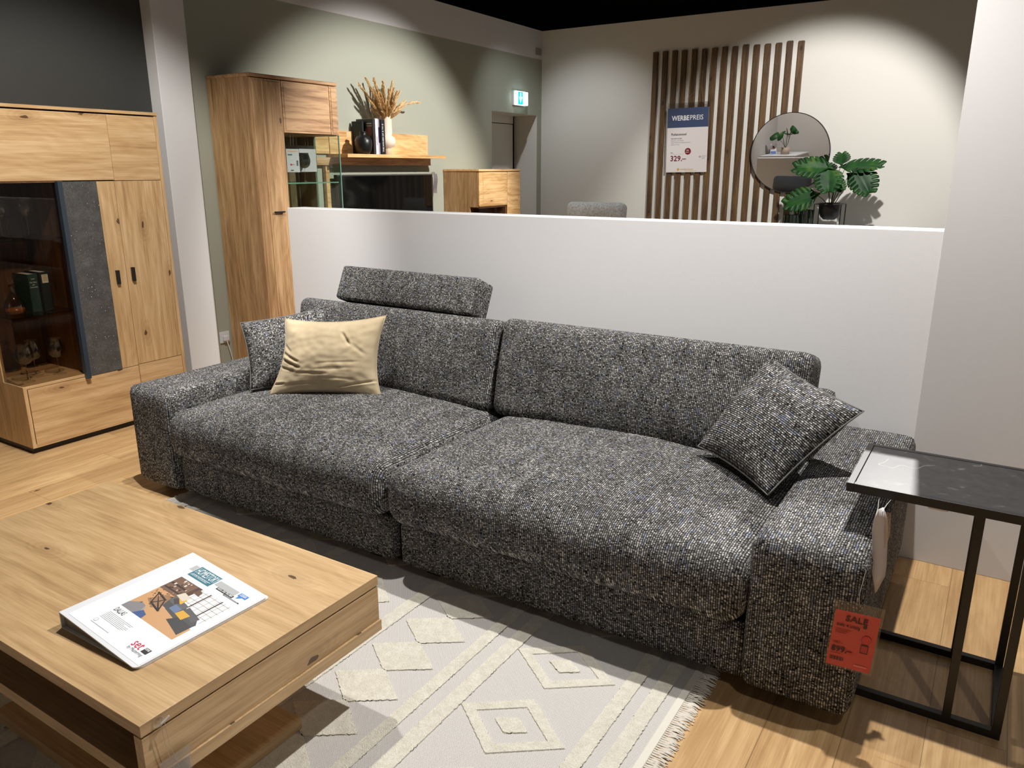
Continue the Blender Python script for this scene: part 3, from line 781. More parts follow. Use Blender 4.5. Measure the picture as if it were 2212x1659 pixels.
build(MB().box(CX-.02, CX+.022, 2.211, 2.2355, .343, 1.391, .001), 'vertical_bar', MT['bluegrey'], cab, label='blue-grey vertical grip bar')
build(MB().box(CX-.018, CX, 1.80, 2.5315, 1.394, 1.733, .001), 'flap_front', OH, cab)
build(MB().box(CX-.018, CX, 2.5335, 2.811, 1.391, 1.733, .001), 'flap_front', OH, cab)
build(MB().box(CB, CX-.002, 1.80, 2.25, 1.385, 1.395), 'showcase_ceiling', MT['dark_in'], cab)
build(MB().box(CB, CX-.02, 2.24, 2.255, .352, 1.39), 'partition', MT['dark_in'], cab)
build(MB().box(CX-.008, CX-.003, 1.897, 2.209, .369, 1.391), 'glass_door', MT['glass_dark'], cab)
build(MB().box(-4.365, CX-.008, 1.892, 1.897, .369, 1.391), 'glass_side', MT['glass_dark'], cab)
for z in (1.105, .718): build(MB().box(CB+.02, CX-.03, 1.91, 2.238, z-.003, z+.003), 'glass_shelf', MT['glass_dark'], cab)
for (y, z0, z1) in ((2.473, .832, .908), (2.5655, .838, .916)):
    build(MB().box(CX, CX+.016, y-.009, y+.009, z0, z1, .0015), 'handle', MT['black'], cab)

# glasses ----------------------------------------------------------
def wineglass(loc, label, h=.20, r=.045, group='wine glasses in the showcase'):
    root = empty('wine_glass', loc, label, 'glass', group)
    k = h/.20; x, y, z = loc
    build(MB().lathe([(.034*k, .0006), (.031*k, .003), (.012*k, .0055), (.004*k, .012)], loc, 28), 'foot', MT['wine'], root, smooth=True)
    build(MB().lathe([(.004*k, .012), (.003*k, .03), (.003*k, .085*k), (.006*k, .095*k)], loc, 12), 'stem', MT['wine'], root, smooth=True)
    build(MB().lathe([(.006*k, .095*k), (.022*k, .100*k), (r*.82, .115*k), (r, .14*k), (r*.97, .16*k), (r*.8, .185*k), (r*.72, .20*k)], loc, 32), 'bowl', MT['wine'], root, smooth=True, solid=.0012)
    return root
W1 = wineglass((-4.36, 2.135, 1.109), 'tall wine glass on the upper showcase shelf beside the clear card holder')
for loc, lb in (((-4.33, 1.99, 1.109), 'wine glass at the left end of the upper showcase shelf'),
                ((-4.27, 1.965, .369), 'leftmost of three balloon wine glasses on the showcase floor'),
                ((-4.345, 2.045, .369), 'middle of three balloon wine glasses on the showcase floor'),
                ((-4.29, 2.14, .369), 'right hand balloon wine glass on the showcase floor, nearest the blue-grey bar')):
    c = copy_tree(W1, loc); c['label'] = lb; c['group'] = 'wine glasses in the showcase'
ch = empty('card_holder', (-4.45, 2.15, 1.109), 'clear acrylic card holder behind the wine glass on the upper shelf', 'card holder')
build(MB().box(-4.452, -4.45, 2.09, 2.24, 1.12, 1.30), 'sleeve', MT['pouch'], ch)
build(MB().box(-4.50, -4.45, 2.09, 2.24, 1.109, 1.112), 'base', MT['pouch'], ch)
def book(loc, w, d, h, mat, label, group, spine=None, cat='book', pagemat=None):
    """upright book, spine facing +X; loc = near-left bottom corner (x front, y start, z)"""
    x, y, z = loc; root = empty('book', (x-d/2, y+w/2, z), label, cat, group)
    m = MB(); m.box(x-d, x, y, y+.003, z, z+h); m.box(x-d, x, y+w-.003, y+w, z, z+h); m.box(x-.003, x, y, y+w, z, z+h, .001)
    cvr = build(m, 'cover', mat, root)
    build(MB().box(x-d+.004, x-.004, y+.003, y+w-.003, z+.003, z+h-.004), 'pages', pagemat or MT['paper'], root)
    return root
gb = plain('dark_green_cloth', rgb(36, 64, 56), .6); gb2 = plain('black_green_cloth', rgb(24, 32, 30), .6)
b = book((-4.30, 2.06, .7215), .052, .15, .20, gb, 'dark green book with white title, left one in the showcase', 'books in the showcase')
for i, s in enumerate(('Lenz', 'Das Erbe', 'der', 'Cevennen')):
    lettering(s, .0105, (-4.299, 2.086, .893-.0125*i-(.006 if i else 0)), (0, 1, 0), (0, 0, 1), white_t, b, .0, 'CENTER', sx=.9)
b = book((-4.30, 2.122, .7215), .052, .15, .205, gb2, 'black-green book with a cream title label in the showcase', 'books in the showcase')
printed('title_label', [rect(0, 0, .032, .045, (226, 214, 180))]+[rect(.006, .037-.008*i, .026, .039-.008*i, (90, 80, 60)) for i in range(4)], (-4.2995, 2.132, .868), (0, 1, 0), (0, 0, 1), b)
dc = empty('decanter', (-4.33, 1.99, .7215), 'glass decanter with amber liquid on the middle showcase shelf', 'decanter')
build(MB().lathe([(.045, .001), (.05, .02), (.048, .05), (.03, .085), (.014, .11), (.012, .14), (.018, .15)], (-4.33, 1.99, .7215), 28), 'body', MT['wine'], dc, smooth=True, solid=.002)
build(MB().lathe([(.0, .003), (.042, .004), (.046, .02), (.044, .032), (0, .033)], (-4.33, 1.99, .7215), 24), 'liquid', MT['amber'], dc, smooth=True)
build(MB().lathe([(.001, .15), (.012, .152), (.019, .168), (.016, .186), (.001, .196)], (-4.33, 1.99, .7215), 20), 'stopper', MT['wine'], dc, smooth=True)

# ================================================================== WARDROBE (behind the half wall)
wd = empty('wardrobe', (-4.41, 3.9, 0), 'tall oak wardrobe with a glass corner behind the left end of the half wall', 'wardrobe')
FX, BX = -4.198, -4.622
y0, ys, y1 = 3.531, 3.7885, 4.305
build(MB().box(BX, FX-.02, y0, y0+.02, .02, 2.022, .001), 'side_panel', MT['oak_wild_v'], wd)
build(MB().box(BX, FX-.002, y0-.004, y1+.003, 2.017, 2.04, .006), 'top_board', MT['oak_wild_h'], wd)
def bevelled_front(ya, yb, za, zb, name, mat, gy=None):
    m = MB(); m.box(FX-.022, FX-.004, ya, yb, za, zb, .002)
    t = bmesh.new(); bmesh.ops.create_cube(t, size=1)
    r = .016
    for v in t.verts:
        f = v.co.x > 0; q = r if f else 0
        v.co = Vector((FX if f else FX-.012, (ya+q if v.co.y < 0 else yb-q), (za+q if v.co.z < 0 else zb-q)))
    m.merge(t)
    return build(m, name, mat, wd)
d = bevelled_front(3.535, 3.611, .06, 2.012, 'door_edge_strip', MT['oak_wild_vy'])
d = bevelled_front(3.615, 3.786, .06, 2.012, 'door', MT['oak_wild_vy'])
h = MB(); h.box(FX+.008, FX+.022, 3.64, 3.725, 1.165, 1.175, .002); h.box(FX, FX+.018, 3.648, 3.654, 1.164, 1.172); h.box(FX, FX+.018, 3.708, 3.714, 1.164, 1.172)
hh = build(h, 'handle', MT['black'], d)
d = bevelled_front(3.791, 4.222, 1.685, 2.012, 'flap_door', MT['oak_wild_h'])
d = bevelled_front(4.226, 4.30, 1.685, 2.012, 'flap_edge_strip', MT['oak_wild_h'])
build(MB().box(BX, FX-.024, 3.79, y1-.002, 1.678, 1.70), 'compartment_floor', MT['oak_wild_v'], wd)
build(MB().box(BX, FX-.024, y1-.02, y1, 1.69, 2.02), 'side_panel', MT['oak_wild_v'], wd)
build(MB().box(BX, BX+.012, y0+.02, y1-.045, .06, 2.0), 'back_panel', MT['oak_in'], wd)
build(MB().box(BX, FX-.022, 3.775, 3.793, .06, 1.69), 'partition', MT['oak_in'], wd)
build(MB().box(FX-.012, FX-.006, 3.80, y1-.001, .62, 1.683), 'glass_door', MT['glass'], wd)
build(MB().box(-4.45, FX-.008, y1-.008, y1-.002, .62, 1.683), 'glass_side', MT['glass'], wd)
build(MB().box(BX, -4.45, y1-.02, y1-.001, .62, 1.69), 'side_panel', MT['oak_in'], wd)
build(MB().box(-4.455, -4.449, y1-.01, y1, .62, 1.683), 'glass_edge_strip', MT['glass_edge'], wd)
build(MB().box(FX-.013, FX-.005, y1-.009, y1-.001, .62, 1.683), 'glass_edge_strip', MT['glass_edge'], wd)
build(MB().box(BX+.012, FX-.02, 3.795, y1-.02, 1.352, 1.358), 'glass_shelf', MT['glass'], wd)
build(MB().box(FX-.0215, FX-.018, 3.80, y1-.02, 1.351, 1.359), 'shelf_edge', MT['glass_edge'], wd)
build(MB().box(BX, FX-.003, 3.79, y1, .06, .62, .002), 'lower_cabinet', MT['oak_wild_h'], wd)
build(MB().box(BX, FX-.03, y0+.01, y1-.01, 0, .06), 'plinth', MT['black'], wd)
for (y, lb) in ((3.90, 'left wine glass on the wardrobe glass shelf, half hidden by a price card'), (4.01, 'right wine glass on the wardrobe glass shelf behind the blank card')):
    c = copy_tree(W1, (-4.27, y, 1.3585)); c['label'] = lb; c['group'] = 'wine glasses in the wardrobe'
def hang_card(x, ya, yb, za, zb, label, prnt):
    root = empty('price_card', (x, (ya+yb)/2, za), label, 'price card')
    build(MB().box(x-.0005, x+.0005, ya, yb, za, zb), 'card', MT['paper'], root)
    build(MB().box(x-.0015, x+.0015, ya-.004, yb+.004, za-.004, zb+.022, .0005), 'sleeve', MT['pouch'], root)
    for y in ((ya+yb)/2-.012, (ya+yb)/2+.012): build(MB().tube([(x, y, zb+.018), (x, y+.003, 1.679)], .0006, 4), 'thread', MT['thread'], root)
    if prnt: printed('print', prnt, (x+.0018, ya, za), (0, 1, 0), (0, 0, 1), root)
    return root
hang_card(-4.225, 3.812, 3.925, 1.428, 1.582, 'printed price card hanging in the wardrobe showcase next to the door',
          [rect(.012, .136, .10, .142, (226, 150, 110)), rect(.012, .112, .05, .120, (90, 90, 95)), rect(.03, .045, .045, .056, (190, 40, 50)), rect(.05, .05, .062, .053, (60, 60, 60)), rect(.03, .01, .055, .016, (50, 50, 50))]
          + [rect(.085, .044+.006*i, .10, .048+.006*i, (40, 40, 46)) for i in range(6)])
hang_card(-4.31, 4.002, 4.165, 1.430, 1.587, 'blank back of a price card hanging behind the printed one', None)

# ================================================================== TV WALL
pn = empty('wall_panel', (WX, 5.2, 1.49), 'wide pale oak back panel with shelf mounted on the green wall above the television', 'wall shelf')
build(MB().box(WX+.002, WX+.022, 4.36, 4.60, 1.565, 1.742, .001), 'back_board', MT['oak_shelf'], pn)
build(MB().box(WX+.002, WX+.030, 4.60, 4.795, 1.565, 1.742, .001), 'back_board', MT['oak_shelf'], pn)
build(MB().box(WX+.002, WX+.022, 4.797, 5.845, 1.565, 1.742, .001), 'back_board', MT['oak_shelf'], pn)
build(MB().box(WX+.002, -4.405, 4.59, 5.845, 1.537, 1.563, .0015), 'shelf', MT['oak_shelf'], pn)
build(MB().box(WX+.002, WX+.05, 4.36, 5.845, 1.478, 1.537, .001), 'bracket_board', MT['oak_wild_h'], pn)
st = tag(build(MB().box(WX+.002, WX+.035, 4.535, 4.575, 0, 1.476, .002), 'upright_strip', MT['oak_shelf'], None, loc=(WX, 4.555, 0)), 'narrow pale oak upright seen through the wardrobe glass', 'panel')
tv = empty('television', (-4.58, 5.2, 1.05), 'black flat television hanging under the oak shelf', 'television')
TX = -4.545
build(MB().box(TX-.035, TX, 4.60, 5.815, .72, 1.404, .003), 'housing', MT['black'], tv)
build(MB().box(TX-.0005, TX+.0015, 4.61, 5.805, .735, 1.394), 'screen', MT['tv'], tv)
fz = MB(); fz.box(TX-.002, TX+.004, 4.60, 5.815, 1.394, 1.405, .001); fz.box(TX-.002, TX+.004, 5.806, 5.815, .72, 1.40, .001)
build(fz, 'bezel', MT['silver'], tv)
build(MB().box(WX, TX-.035, 5.0, 5.4, .9, 1.2), 'mount', MT['black'], tv)
tg = empty('price_tag', (-4.5, 5.9, 1.24), 'small curled price tag hanging beside the television', 'price tag')
m = MB(); pts = []
for i in range(9):
    z = 1.405-.175*i/8; pts.append((-4.585+.006*math.sin(i*.7), z))
for (a, b) in zip(pts, pts[1:]):
    v = [m.bm.verts.new(p) for p in ((a[0], 5.885, a[1]), (a[0]+.012, 5.925, a[1]), (b[0]+.012, 5.925, b[1]), (b[0], 5.885, b[1]))]; m.bm.faces.new(v)
build(m, 'card', plain('tag_print', rgb(120, 108, 110), .5), tg, solid=.001)
build(MB().box(-4.60, -4.598, 5.88, 5.93, 1.40, 1.42), 'sleeve', MT['pouch'], tg)
build(MB().tube([(-4.585, 5.905, 1.415), (-4.60, 5.86, 1.50), (-4.60, 5.84, 1.54)], .0006, 4), 'thread', MT['thread'], tg)

# books, vases on the shelf -------------------------------------------
SZ = 1.563
bw = plain('white_book', rgb(228, 222, 230), .5); bb = plain('black_book', rgb(28, 28, 32), .4); bg = plain('grey_book', rgb(150, 140, 150), .5); bm_ = plain('magazine_cover', rgb(62, 52, 52), .4)
GB = 'books on the oak wall shelf'
b = book((-4.415, 4.902, SZ), .020, .178, .272, bm_, 'thick magazine showing its dark cover behind the black vase', GB, cat='magazine')
printed('cover_print', [rect(.006, .02, .17, .265, (44, 38, 40)), ([(.0, .02), (.05, .02), (.045, .14), (.07, .26), (.0, .265)], (110, 98, 92)), ([(.06, .12), (.10, .20), (.13, .18), (.12, .10), (.08, .07)], (150, 96, 76)),
        ([(.10, .20), (.15, .22), (.165, .16), (.13, .12)], (120, 44, 44)), rect(.11, .232, .165, .24, (200, 196, 190)), rect(.11, .215, .165, .222, (180, 176, 170)), rect(.01, .20, .04, .204, (190, 186, 180)), rect(.01, .21, .045, .214, (190, 186, 180))],
        (-4.593, 4.902, SZ), (1, 0, 0), (0, 0, 1), b)
b = book((-4.412, 4.925, SZ), .036, .19, .275, bw, 'white-spined book beside the magazine on the wall shelf', GB)
lettering('AMORE', .02, (-4.411, 4.948, SZ+.07), (0, 0, 1), (0, -1, 0), grey_t, b)
b = book((-4.422, 4.963, SZ), .026, .18, .272, bg, 'slim grey book between the white and the black one', GB)
printed('spine_print', [rect(.001, .09, .025, .21, (16, 12, 46))], (-4.4215, 4.963, SZ), (0, 1, 0), (0, 0, 1), b)
b = book((-4.412, 4.991, SZ), .050, .19, .270, bb, 'black book with white spine lettering beside the cream vase', GB)
lettering('THE HOUSES OF A TO Z', .020, (-4.411, 5.021, SZ+.02), (0, 0, 1), (0, -1, 0), white_t, b, .01)
b = book((-4.50, 4.868, SZ), .020, .11, .255, gb2, 'small dark green book at the left back of the row', GB)
bv = empty('vase', (-4.45, 4.822, SZ), 'round matt black vase in front of the magazine', 'vase')
bl = (-4.45, 4.822, SZ)
build(MB().lathe([(.0, .001), (.045, .001), (.062, .03), (.070, .075), (.068, .105), (.052, .135), (.030, .142), (.027, .165), (.030, .170), (.024, .170), (.022, .14), (.03, .12), (.0, .10)], bl, 36), 'body', MT['matt_black'], bv, smooth=True)
cv = empty('vase', (-4.49, 5.145, SZ), 'tall cream ceramic vase with a bulb base and two handles holding dried grass', 'vase')
cc = (-4.49, 5.145, SZ)
build(MB().lathe([(0, .001), (.036, .001), (.036, .05), (.038, .054), (.066, .066), (.078, .10), (.070, .135), (.044, .152), (.042, .16), (.042, .305), (.044, .31), (.038, .31), (.037, .17), (0, .16)], cc, 40), 'body', MT['cream_ceramic'], cv, smooth=True)
for sg in (-1, 1):
    yy = cc[1]+sg*.042
    build(MB().tube([(cc[0], yy-sg*.004, cc[2]+.30), (cc[0], yy+sg*.018, cc[2]+.295), (cc[0], yy+sg*.022, cc[2]+.26), (cc[0], yy+sg*.022, cc[2]+.18), (cc[0], yy+sg*.016, cc[2]+.13)], .0075, 10), 'handle', MT['cream_ceramic'], cv, smooth=True)
gr = empty('dried_grass_bouquet', (cc[0], cc[1], SZ+.3), 'bunch of dried golden pampas grass in the cream vase', 'dried grass')
random.seed(21)
def plume(base, tip, bend, seed, full=1.0):
    rr = random.Random(seed); base, tip, bend = Vector(base), Vector(tip), Vector(bend); pts = []
    for i in range(9):
        k = i/8; pts.append(base.lerp(tip, k)+bend*math.sin(PI*k)*.6)
    m = MB(); m.tube(pts, [.0018-.0012*i/8 for i in range(9)], 4)
    for q in range(int(230*full)):
        k = rr.uniform(.28, 1.0); i = min(7, int(k*8)); p = pts[i].lerp(pts[i+1], k*8-i); d = (pts[i+1]-pts[i]).normalized()
        a = rr.uniform(0, 2*PI); s = d.orthogonal().normalized(); s = Matrix.Rotation(a, 3, d) @ s
        L = rr.uniform(.018, .044)*(1.15-abs(k-.6)*1.1); dr = (d*1.0+s*rr.uniform(.15, .5)).normalized()
        e = p+dr*L; wv = dr.cross(s).normalized()*rr.uniform(.0022, .0042)
        mid = p.lerp(e, .5)+s*.003
        v = [m.bm.verts.new(x) for x in (p, mid+wv, e, mid-wv)]; m.bm.faces.new(v)
    return build(m, 'plume', MT['tan'], gr)
B0 = Vector((cc[0], cc[1], SZ+.26))
tips = [(-.215, .575, 0), (-.26, .53, -.03), (-.20, .50, .05), (-.16, .56, .03), (-.09, .585, -.02), (-.06, .53, .04), (-.01, .57, 0), (.02, .545, -.03), (.05, .52, .05), (.10, .56, 0), (.13, .575, -.02), (.15, .50, .03), (.18, .46, -.03), (.20, .43, .03),
        (-.13, .47, .06), (-.05, .46, -.06), (.04, .45, .06), (.08, .42, -.05), (-.19, .42, .0), (.0, .40, .08), (.12, .39, .05), (-.10, .38, .08), (-.02, .35, .06), (.06, .34, .08), (-.07, .50, .09), (.03, .49, .09)]
for i, (dy, dz, dx) in enumerate(tips):
    plume(B0+Vector((dx*.12, dy*.12, 0)), (B0.x+dx*1.2, cc[1]+dy, SZ+dz), (0, -dy*.16, 0), 100+i)
for i in range(16):
    a = random.uniform(-.17, .15); h_ = random.uniform(.36, .46)-abs(a)*.3
    plume(B0+Vector((0, a*.12, 0)), (B0.x+random.uniform(-.06, .09), cc[1]+a, SZ+h_), (0, -a*.12, 0), 300+i, .8)
plume(B0, (B0.x+.05, cc[1]+.385, SZ+.435), (0, -.02, .075), 900, .8)

# highboard ------------------------------------------------------------
hb = empty('highboard', (-4.42, 6.46, 0), 'oak highboard with an open glass niche standing before the doorway', 'cabinet')
HX = -4.213
W5, W6 = MT['oak_wild_v'], MT['oak_shelf']
build(MB().box(WX+.005, HX, 6.09, 6.83, 1.425, 1.445, .003), 'top_board', W6, hb)
build(MB().box(WX+.005, -4.325, 6.095, 6.113, .05, 1.425, .001), 'side_panel', W5, hb)
build(MB().box(-4.325, HX-.02, 6.095, 6.113, 1.10, 1.425, .001), 'side_panel', W5, hb)
build(MB().box(WX+.005, HX-.02, 6.81, 6.828, .05, 1.425, .001), 'side_panel', W5, hb)
t = MB(); t.box(HX-.02, HX, 6.097, 6.583, 1.105, 1.42, .014, 2)
build(t, 'flap_door', W6, hb)
build(MB().box(HX-.001, HX+.003, 6.155, 6.159, 1.125, 1.405, .001), 'groove_trim', MT['oak_h'], hb)
build(MB().box(HX-.02, HX, 6.587, 6.826, .06, 1.42, .012), 'door', W6, hb)
build(MB().box(HX-.001, HX+.003, 6.78, 6.784, .08, 1.405, .001), 'groove_trim', MT['oak_h'], hb)
build(MB().box(WX+.01, HX-.02, 6.113, 6.585, 1.09, 1.106), 'compartment_floor', MT['dark_in'], hb)
build(MB().box(WX+.01, WX+.02, 6.113, 6.585, .6, 1.09), 'back_panel', MT['oak_in'], hb)
build(MB().box(WX+.02, HX-.02, 6.57, 6.586, .06, 1.09), 'partition', MT['dark_in'], hb)
build(MB().box(HX-.03, HX-.025, 6.113, 6.57, .6, 1.10), 'glass_door', MT['glass_dark'], hb)
build(MB().box(WX+.01, HX-.02, 6.1, 6.58, .05, .6, .002), 'lower_cabinet', W6, hb)
build(MB().box(WX+.02, HX-.04, 6.11, 6.81, 0, .05), 'plinth', MT['black'], hb)

# exit sign --------------------------------------------------------------
ex = empty('exit_sign', (WX, 7.43, 2.17), 'lit green and white escape sign above the doorway', 'sign')
ew = emit('sign_white_light', (.82, 1.0, 1.0, 1), 3.4); ec = emit('sign_green_light', (0.0, .62, .66, 1), 1.6)
build(MB().box(WX, WX+.03, 7.325, 7.545, 2.095, 2.245, .004), 'mount', MT['white_plastic'], ex)
build(MB().box(WX+.03, WX+.06, 7.32, 7.55, 2.10, 2.235, .004), 'light_panel', ew, ex)
printed_ = MB(); printed_.box(WX+.0605, WX+.0615, 7.348, 7.445, 2.104, 2.231); build(printed_, 'green_field', ec, ex)
m = MB(); P = [(.0, .115), (.012, .115), (.012, .07), (.032, .075), (.0, .012), (-.032, .075), (-.012, .07), (-.012, .115)]
m.prism(P, (WX+.0617, 7.397, 2.105), (0, 1, 0), (0, 0, 1), (1, 0, 0), .0008); build(m, 'arrow', ew, ex)
lettering('1', .06, (WX+.0612, 7.475, 2.145), (0, 1, 0), (0, 0, 1), ec, ex)
sp = MB(); sp.box(WX+.004, WX+.022, 7.80, 7.895, 2.642, 2.712, .003)
tag(build(sp, 'wall_box', plain('grey_box', rgb(150, 146, 146), .5), None, loc=(WX, 7.85, 2.68)), 'small grey box high in the corner on the white wall band', 'wall box')
so = empty('power_socket', (WX, 3.47, .27), 'white double power socket low on the green wall by the wardrobe', 'socket')
build(MB().box(WX, WX+.012, 3.43, 3.51, .255, .335, .003), 'plate', MT['white_plastic'], so)
build(MB().box(WX+.012, WX+.035, 3.448, 3.49, .27, .31, .006), 'plug', MT['white_plastic'], so)
cb = tag(build(MB().tube([(WX+.03, 3.47, .275), (WX+.05, 3.475, .20), (WX+.05, 3.49, .12), (WX+.06, 3.50, .02), (WX+.09, 3.52, .008)], .0035, 8), 'power_cable', MT['thread_white'], None, loc=(WX+.05, 3.48, 0)), 'white cable hanging from the power socket to the floor', 'cable')

# ================================================================== SLAT WALL
random.seed(5)
n = 15; X0, X1 = -3.283, -1.856
for i in range(n):
    x = X0+(X1-X0)*i/(n-1)+random.uniform(-.002, .002); zt = 2.58+random.uniform(-.006, .006)
    o = build(MB().box(x-.026, x+.026, SY-.030, SY-.001, .02, zt, .004), 'wall_slat', MT['slat'], None, loc=(x, SY, 0))
    tag(o, 'dark stained wooden slat in the row of upright slats on the back wall', 'slat', 'wooden slats on the back wall')
# hanging price sign
sg = empty('price_sign', (-2.88, SY-.05, 1.40), 'white and blue hanging price sign on the wooden slats', 'sign')
o_ = Vector((-3.10, SY-.048, 1.408)); sx_, sz_ = Vector((1, 0, 0)), Vector((-.02, 0, 1)).normalized(); sx_ = Vector((1, 0, .012)).normalized()
SW, SH = .43, .625
sbd = build(MB().prism([(0, 0), (SW, 0), (SW, SH), (0, SH)], o_, sx_, sz_, (0, 1, 0), .003), 'board', MT['paper'], sg)
build(MB().prism([(-.006, SH), (SW+.006, SH), (SW+.004, SH+.05), (-.004, SH+.05)], o_, sx_, sz_, (0, 1, 0), .001), 'sleeve', MT['pouch'], sg)
for k in (.35, .85): build(MB().tube([o_+sx_*SW*k+sz_*(SH+.045), o_+sx_*SW*.8+sz_*(SH+.2), o_+sx_*SW*.85+sz_*(SH+.55)], .0006, 4), 'thread', MT['thread'], sg)
L_ = [rect(0, 0, SW, .437, (226, 220, 218)), rect(0, .437, SW, SH, (62, 76, 108)), disc(.228, .205, .033, (122, 24, 34)), disc(.13, .028, .013, (206, 168, 88)), rect(.055, .178, .19, .1795, (150, 130, 130)),
      rect(.20, .010, .325, .015, (216, 186, 120)), disc(.356, .15, .009, (60, 70, 80)), disc(.356, .15, .005, (226, 220, 218))]
for i in range(4): L_.append(rect(.372, .156-.009*i, .42-.004*i, .159-.009*i, (150, 150, 156)))
printed('print', L_, o_, sx_, sz_, sbd, d0=.0004)
navy = plain('navy_print', rgb(40, 40, 52), .5); burg = plain('burgundy_print', rgb(112, 18, 44), .5); gold = plain('gold_print', rgb(204, 164, 84), .5)
def S(x, y): return o_+sx_*x+sz_*y
lettering('WERBE', .066, S(.048, .507), sx_, sz_, white_t, sbd, .022, sx=.86, d=.0011)
lettering('PREIS', .066, S(.236, .508), sx_, sz_, white_t, sbd, .0, sx=.92, d=.0011)
lettering('Relaxsessel', .034, S(.045, .362), sx_, sz_, navy, sbd, .014, sx=1.05, d=.0011)
lettering('INKLUSIVE HOCKER', .016, S(.045, .326), sx_, sz_, navy, sbd, .01, sx=.8, d=.0011)
for i, s in enumerate(('Bezugstoff aus 100 % Polyester', 'Fußgestell Metall verchromt, Sitzpolsterung Schaum', 'Belastbar bis 110 kg')):
    lettering(s, .0135, S(.045, .307-.019*i), sx_, sz_, grey_t, sbd, 0, sx=.8 if i != 1 else .72, d=.0011)
lettering('799.–', .016, S(.042, .186), sx_, sz_, navy, sbd, .01, d=.0011)
lettering('329.–', .074, S(.042, .112), sx_, sz_, burg, sbd, .022, sx=1.02, d=.0011)
lettering('58%', .016, S(.212, .21), sx_, sz_, white_t, sbd, .01, d=.0011)
lettering('gespart', .012, S(.206, .194), sx_, sz_, white_t, sbd, .01, d=.0011)
lettering('trendwohnen', .026, S(.15, .022), sx_, sz_, gold, sbd, .004, sx=1.0, d=.0012)

# round mirror ---------------------------------------------------------------
mr = empty('round_mirror', (-1.87, SY-.05, 1.585), 'round wall mirror with a thin black frame hanging over the slats', 'mirror')
tilt = math.radians(2.2); MCx, MCz, MR = -1.868, 1.588, .366
M = Matrix.Translation((MCx, SY-.062, MCz)) @ Matrix.Rotation(PI/2+tilt, 4, 'X')
t = MB(); t.lathe([(.0, 0), (MR-.004, 0), (MR-.004, -.004), (0, -.004)], (0, 0, .0), 96); t.bm.transform(M)
build(t, 'mirror_glass', MT['mirror'], mr)
t = MB(); t.lathe([(MR-.006, .003), (MR, .004), (MR+.001, -.018), (MR-.006, -.018), (MR-.006, .003)], (0, 0, 0), 96); t.bm.transform(M)
build(t, 'frame', MT['black'], mr, smooth=True, angle=40)

# sideboard that carries the plant (mostly hidden behind the half wall)
sb = empty('sideboard', (-1.5, 7.6, 0), 'white sideboard behind the half wall carrying the plant and green vases', 'sideboard')
build(MB().box(-2.1, -.7, 7.3, 7.86, .80, .82, .002), 'top_board', MT['white_plastic'], sb)
build(MB().box(-2.08, -.72, 7.33, 7.85, .08, .80, .002), 'body', MT['white_plastic'], sb)
for x in (-2.0, -.8):
    for y in (7.38, 7.8): build(MB().box(x-.02, x+.02, y-.02, y+.02, 0, .08), 'leg', MT['black'], sb)
# plant -------------------------------------------------------------------------
PX, PY, PZ = -1.383, 7.5, .82
stnd = empty('plant_stand', (PX, PY, PZ), 'thin black wire plant stand on the white sideboard', 'plant stand')
for sx in (-1, 1):
    for sy in (-1, 1):
        build(MB().tube([(PX+sx*.112, PY+sy*.112, PZ), (PX+sx*.112, PY+sy*.112, 1.142)], .0045, 6), 'leg', MT['black'], stnd)
for z in (1.142, PZ+.006):
    c = [(PX-.112, PY-.112, z), (PX+.112, PY-.112, z), (PX+.112, PY+.112, z), (PX-.112, PY+.112, z), (PX-.112, PY-.112, z)]
    m = MB()
    for a, b_ in zip(c, c[1:]): m.tube([a, b_], .0045, 6)
    build(m, 'top_ring' if z > 1 else 'bottom_ring', MT['black'], stnd)
pp = empty('monstera_plant', (PX, PY, 1.0), 'artificial monstera with split leaves in a black bowl pot in front of the mirror', 'potted plant')
build(MB().lathe([(0, .0), (.05, .0), (.078, .03), (.092, .08), (.095, .135), (.095, .145), (.088, .145), (.086, .12), (0, .118)], (PX, PY, 1.005), 40), 'pot', MT['matt_black'], pp, smooth=True)
build(MB().lathe([(0, .006), (.086, 0)], (PX, PY, 1.124), 24), 'soil', MT['soil'], pp)
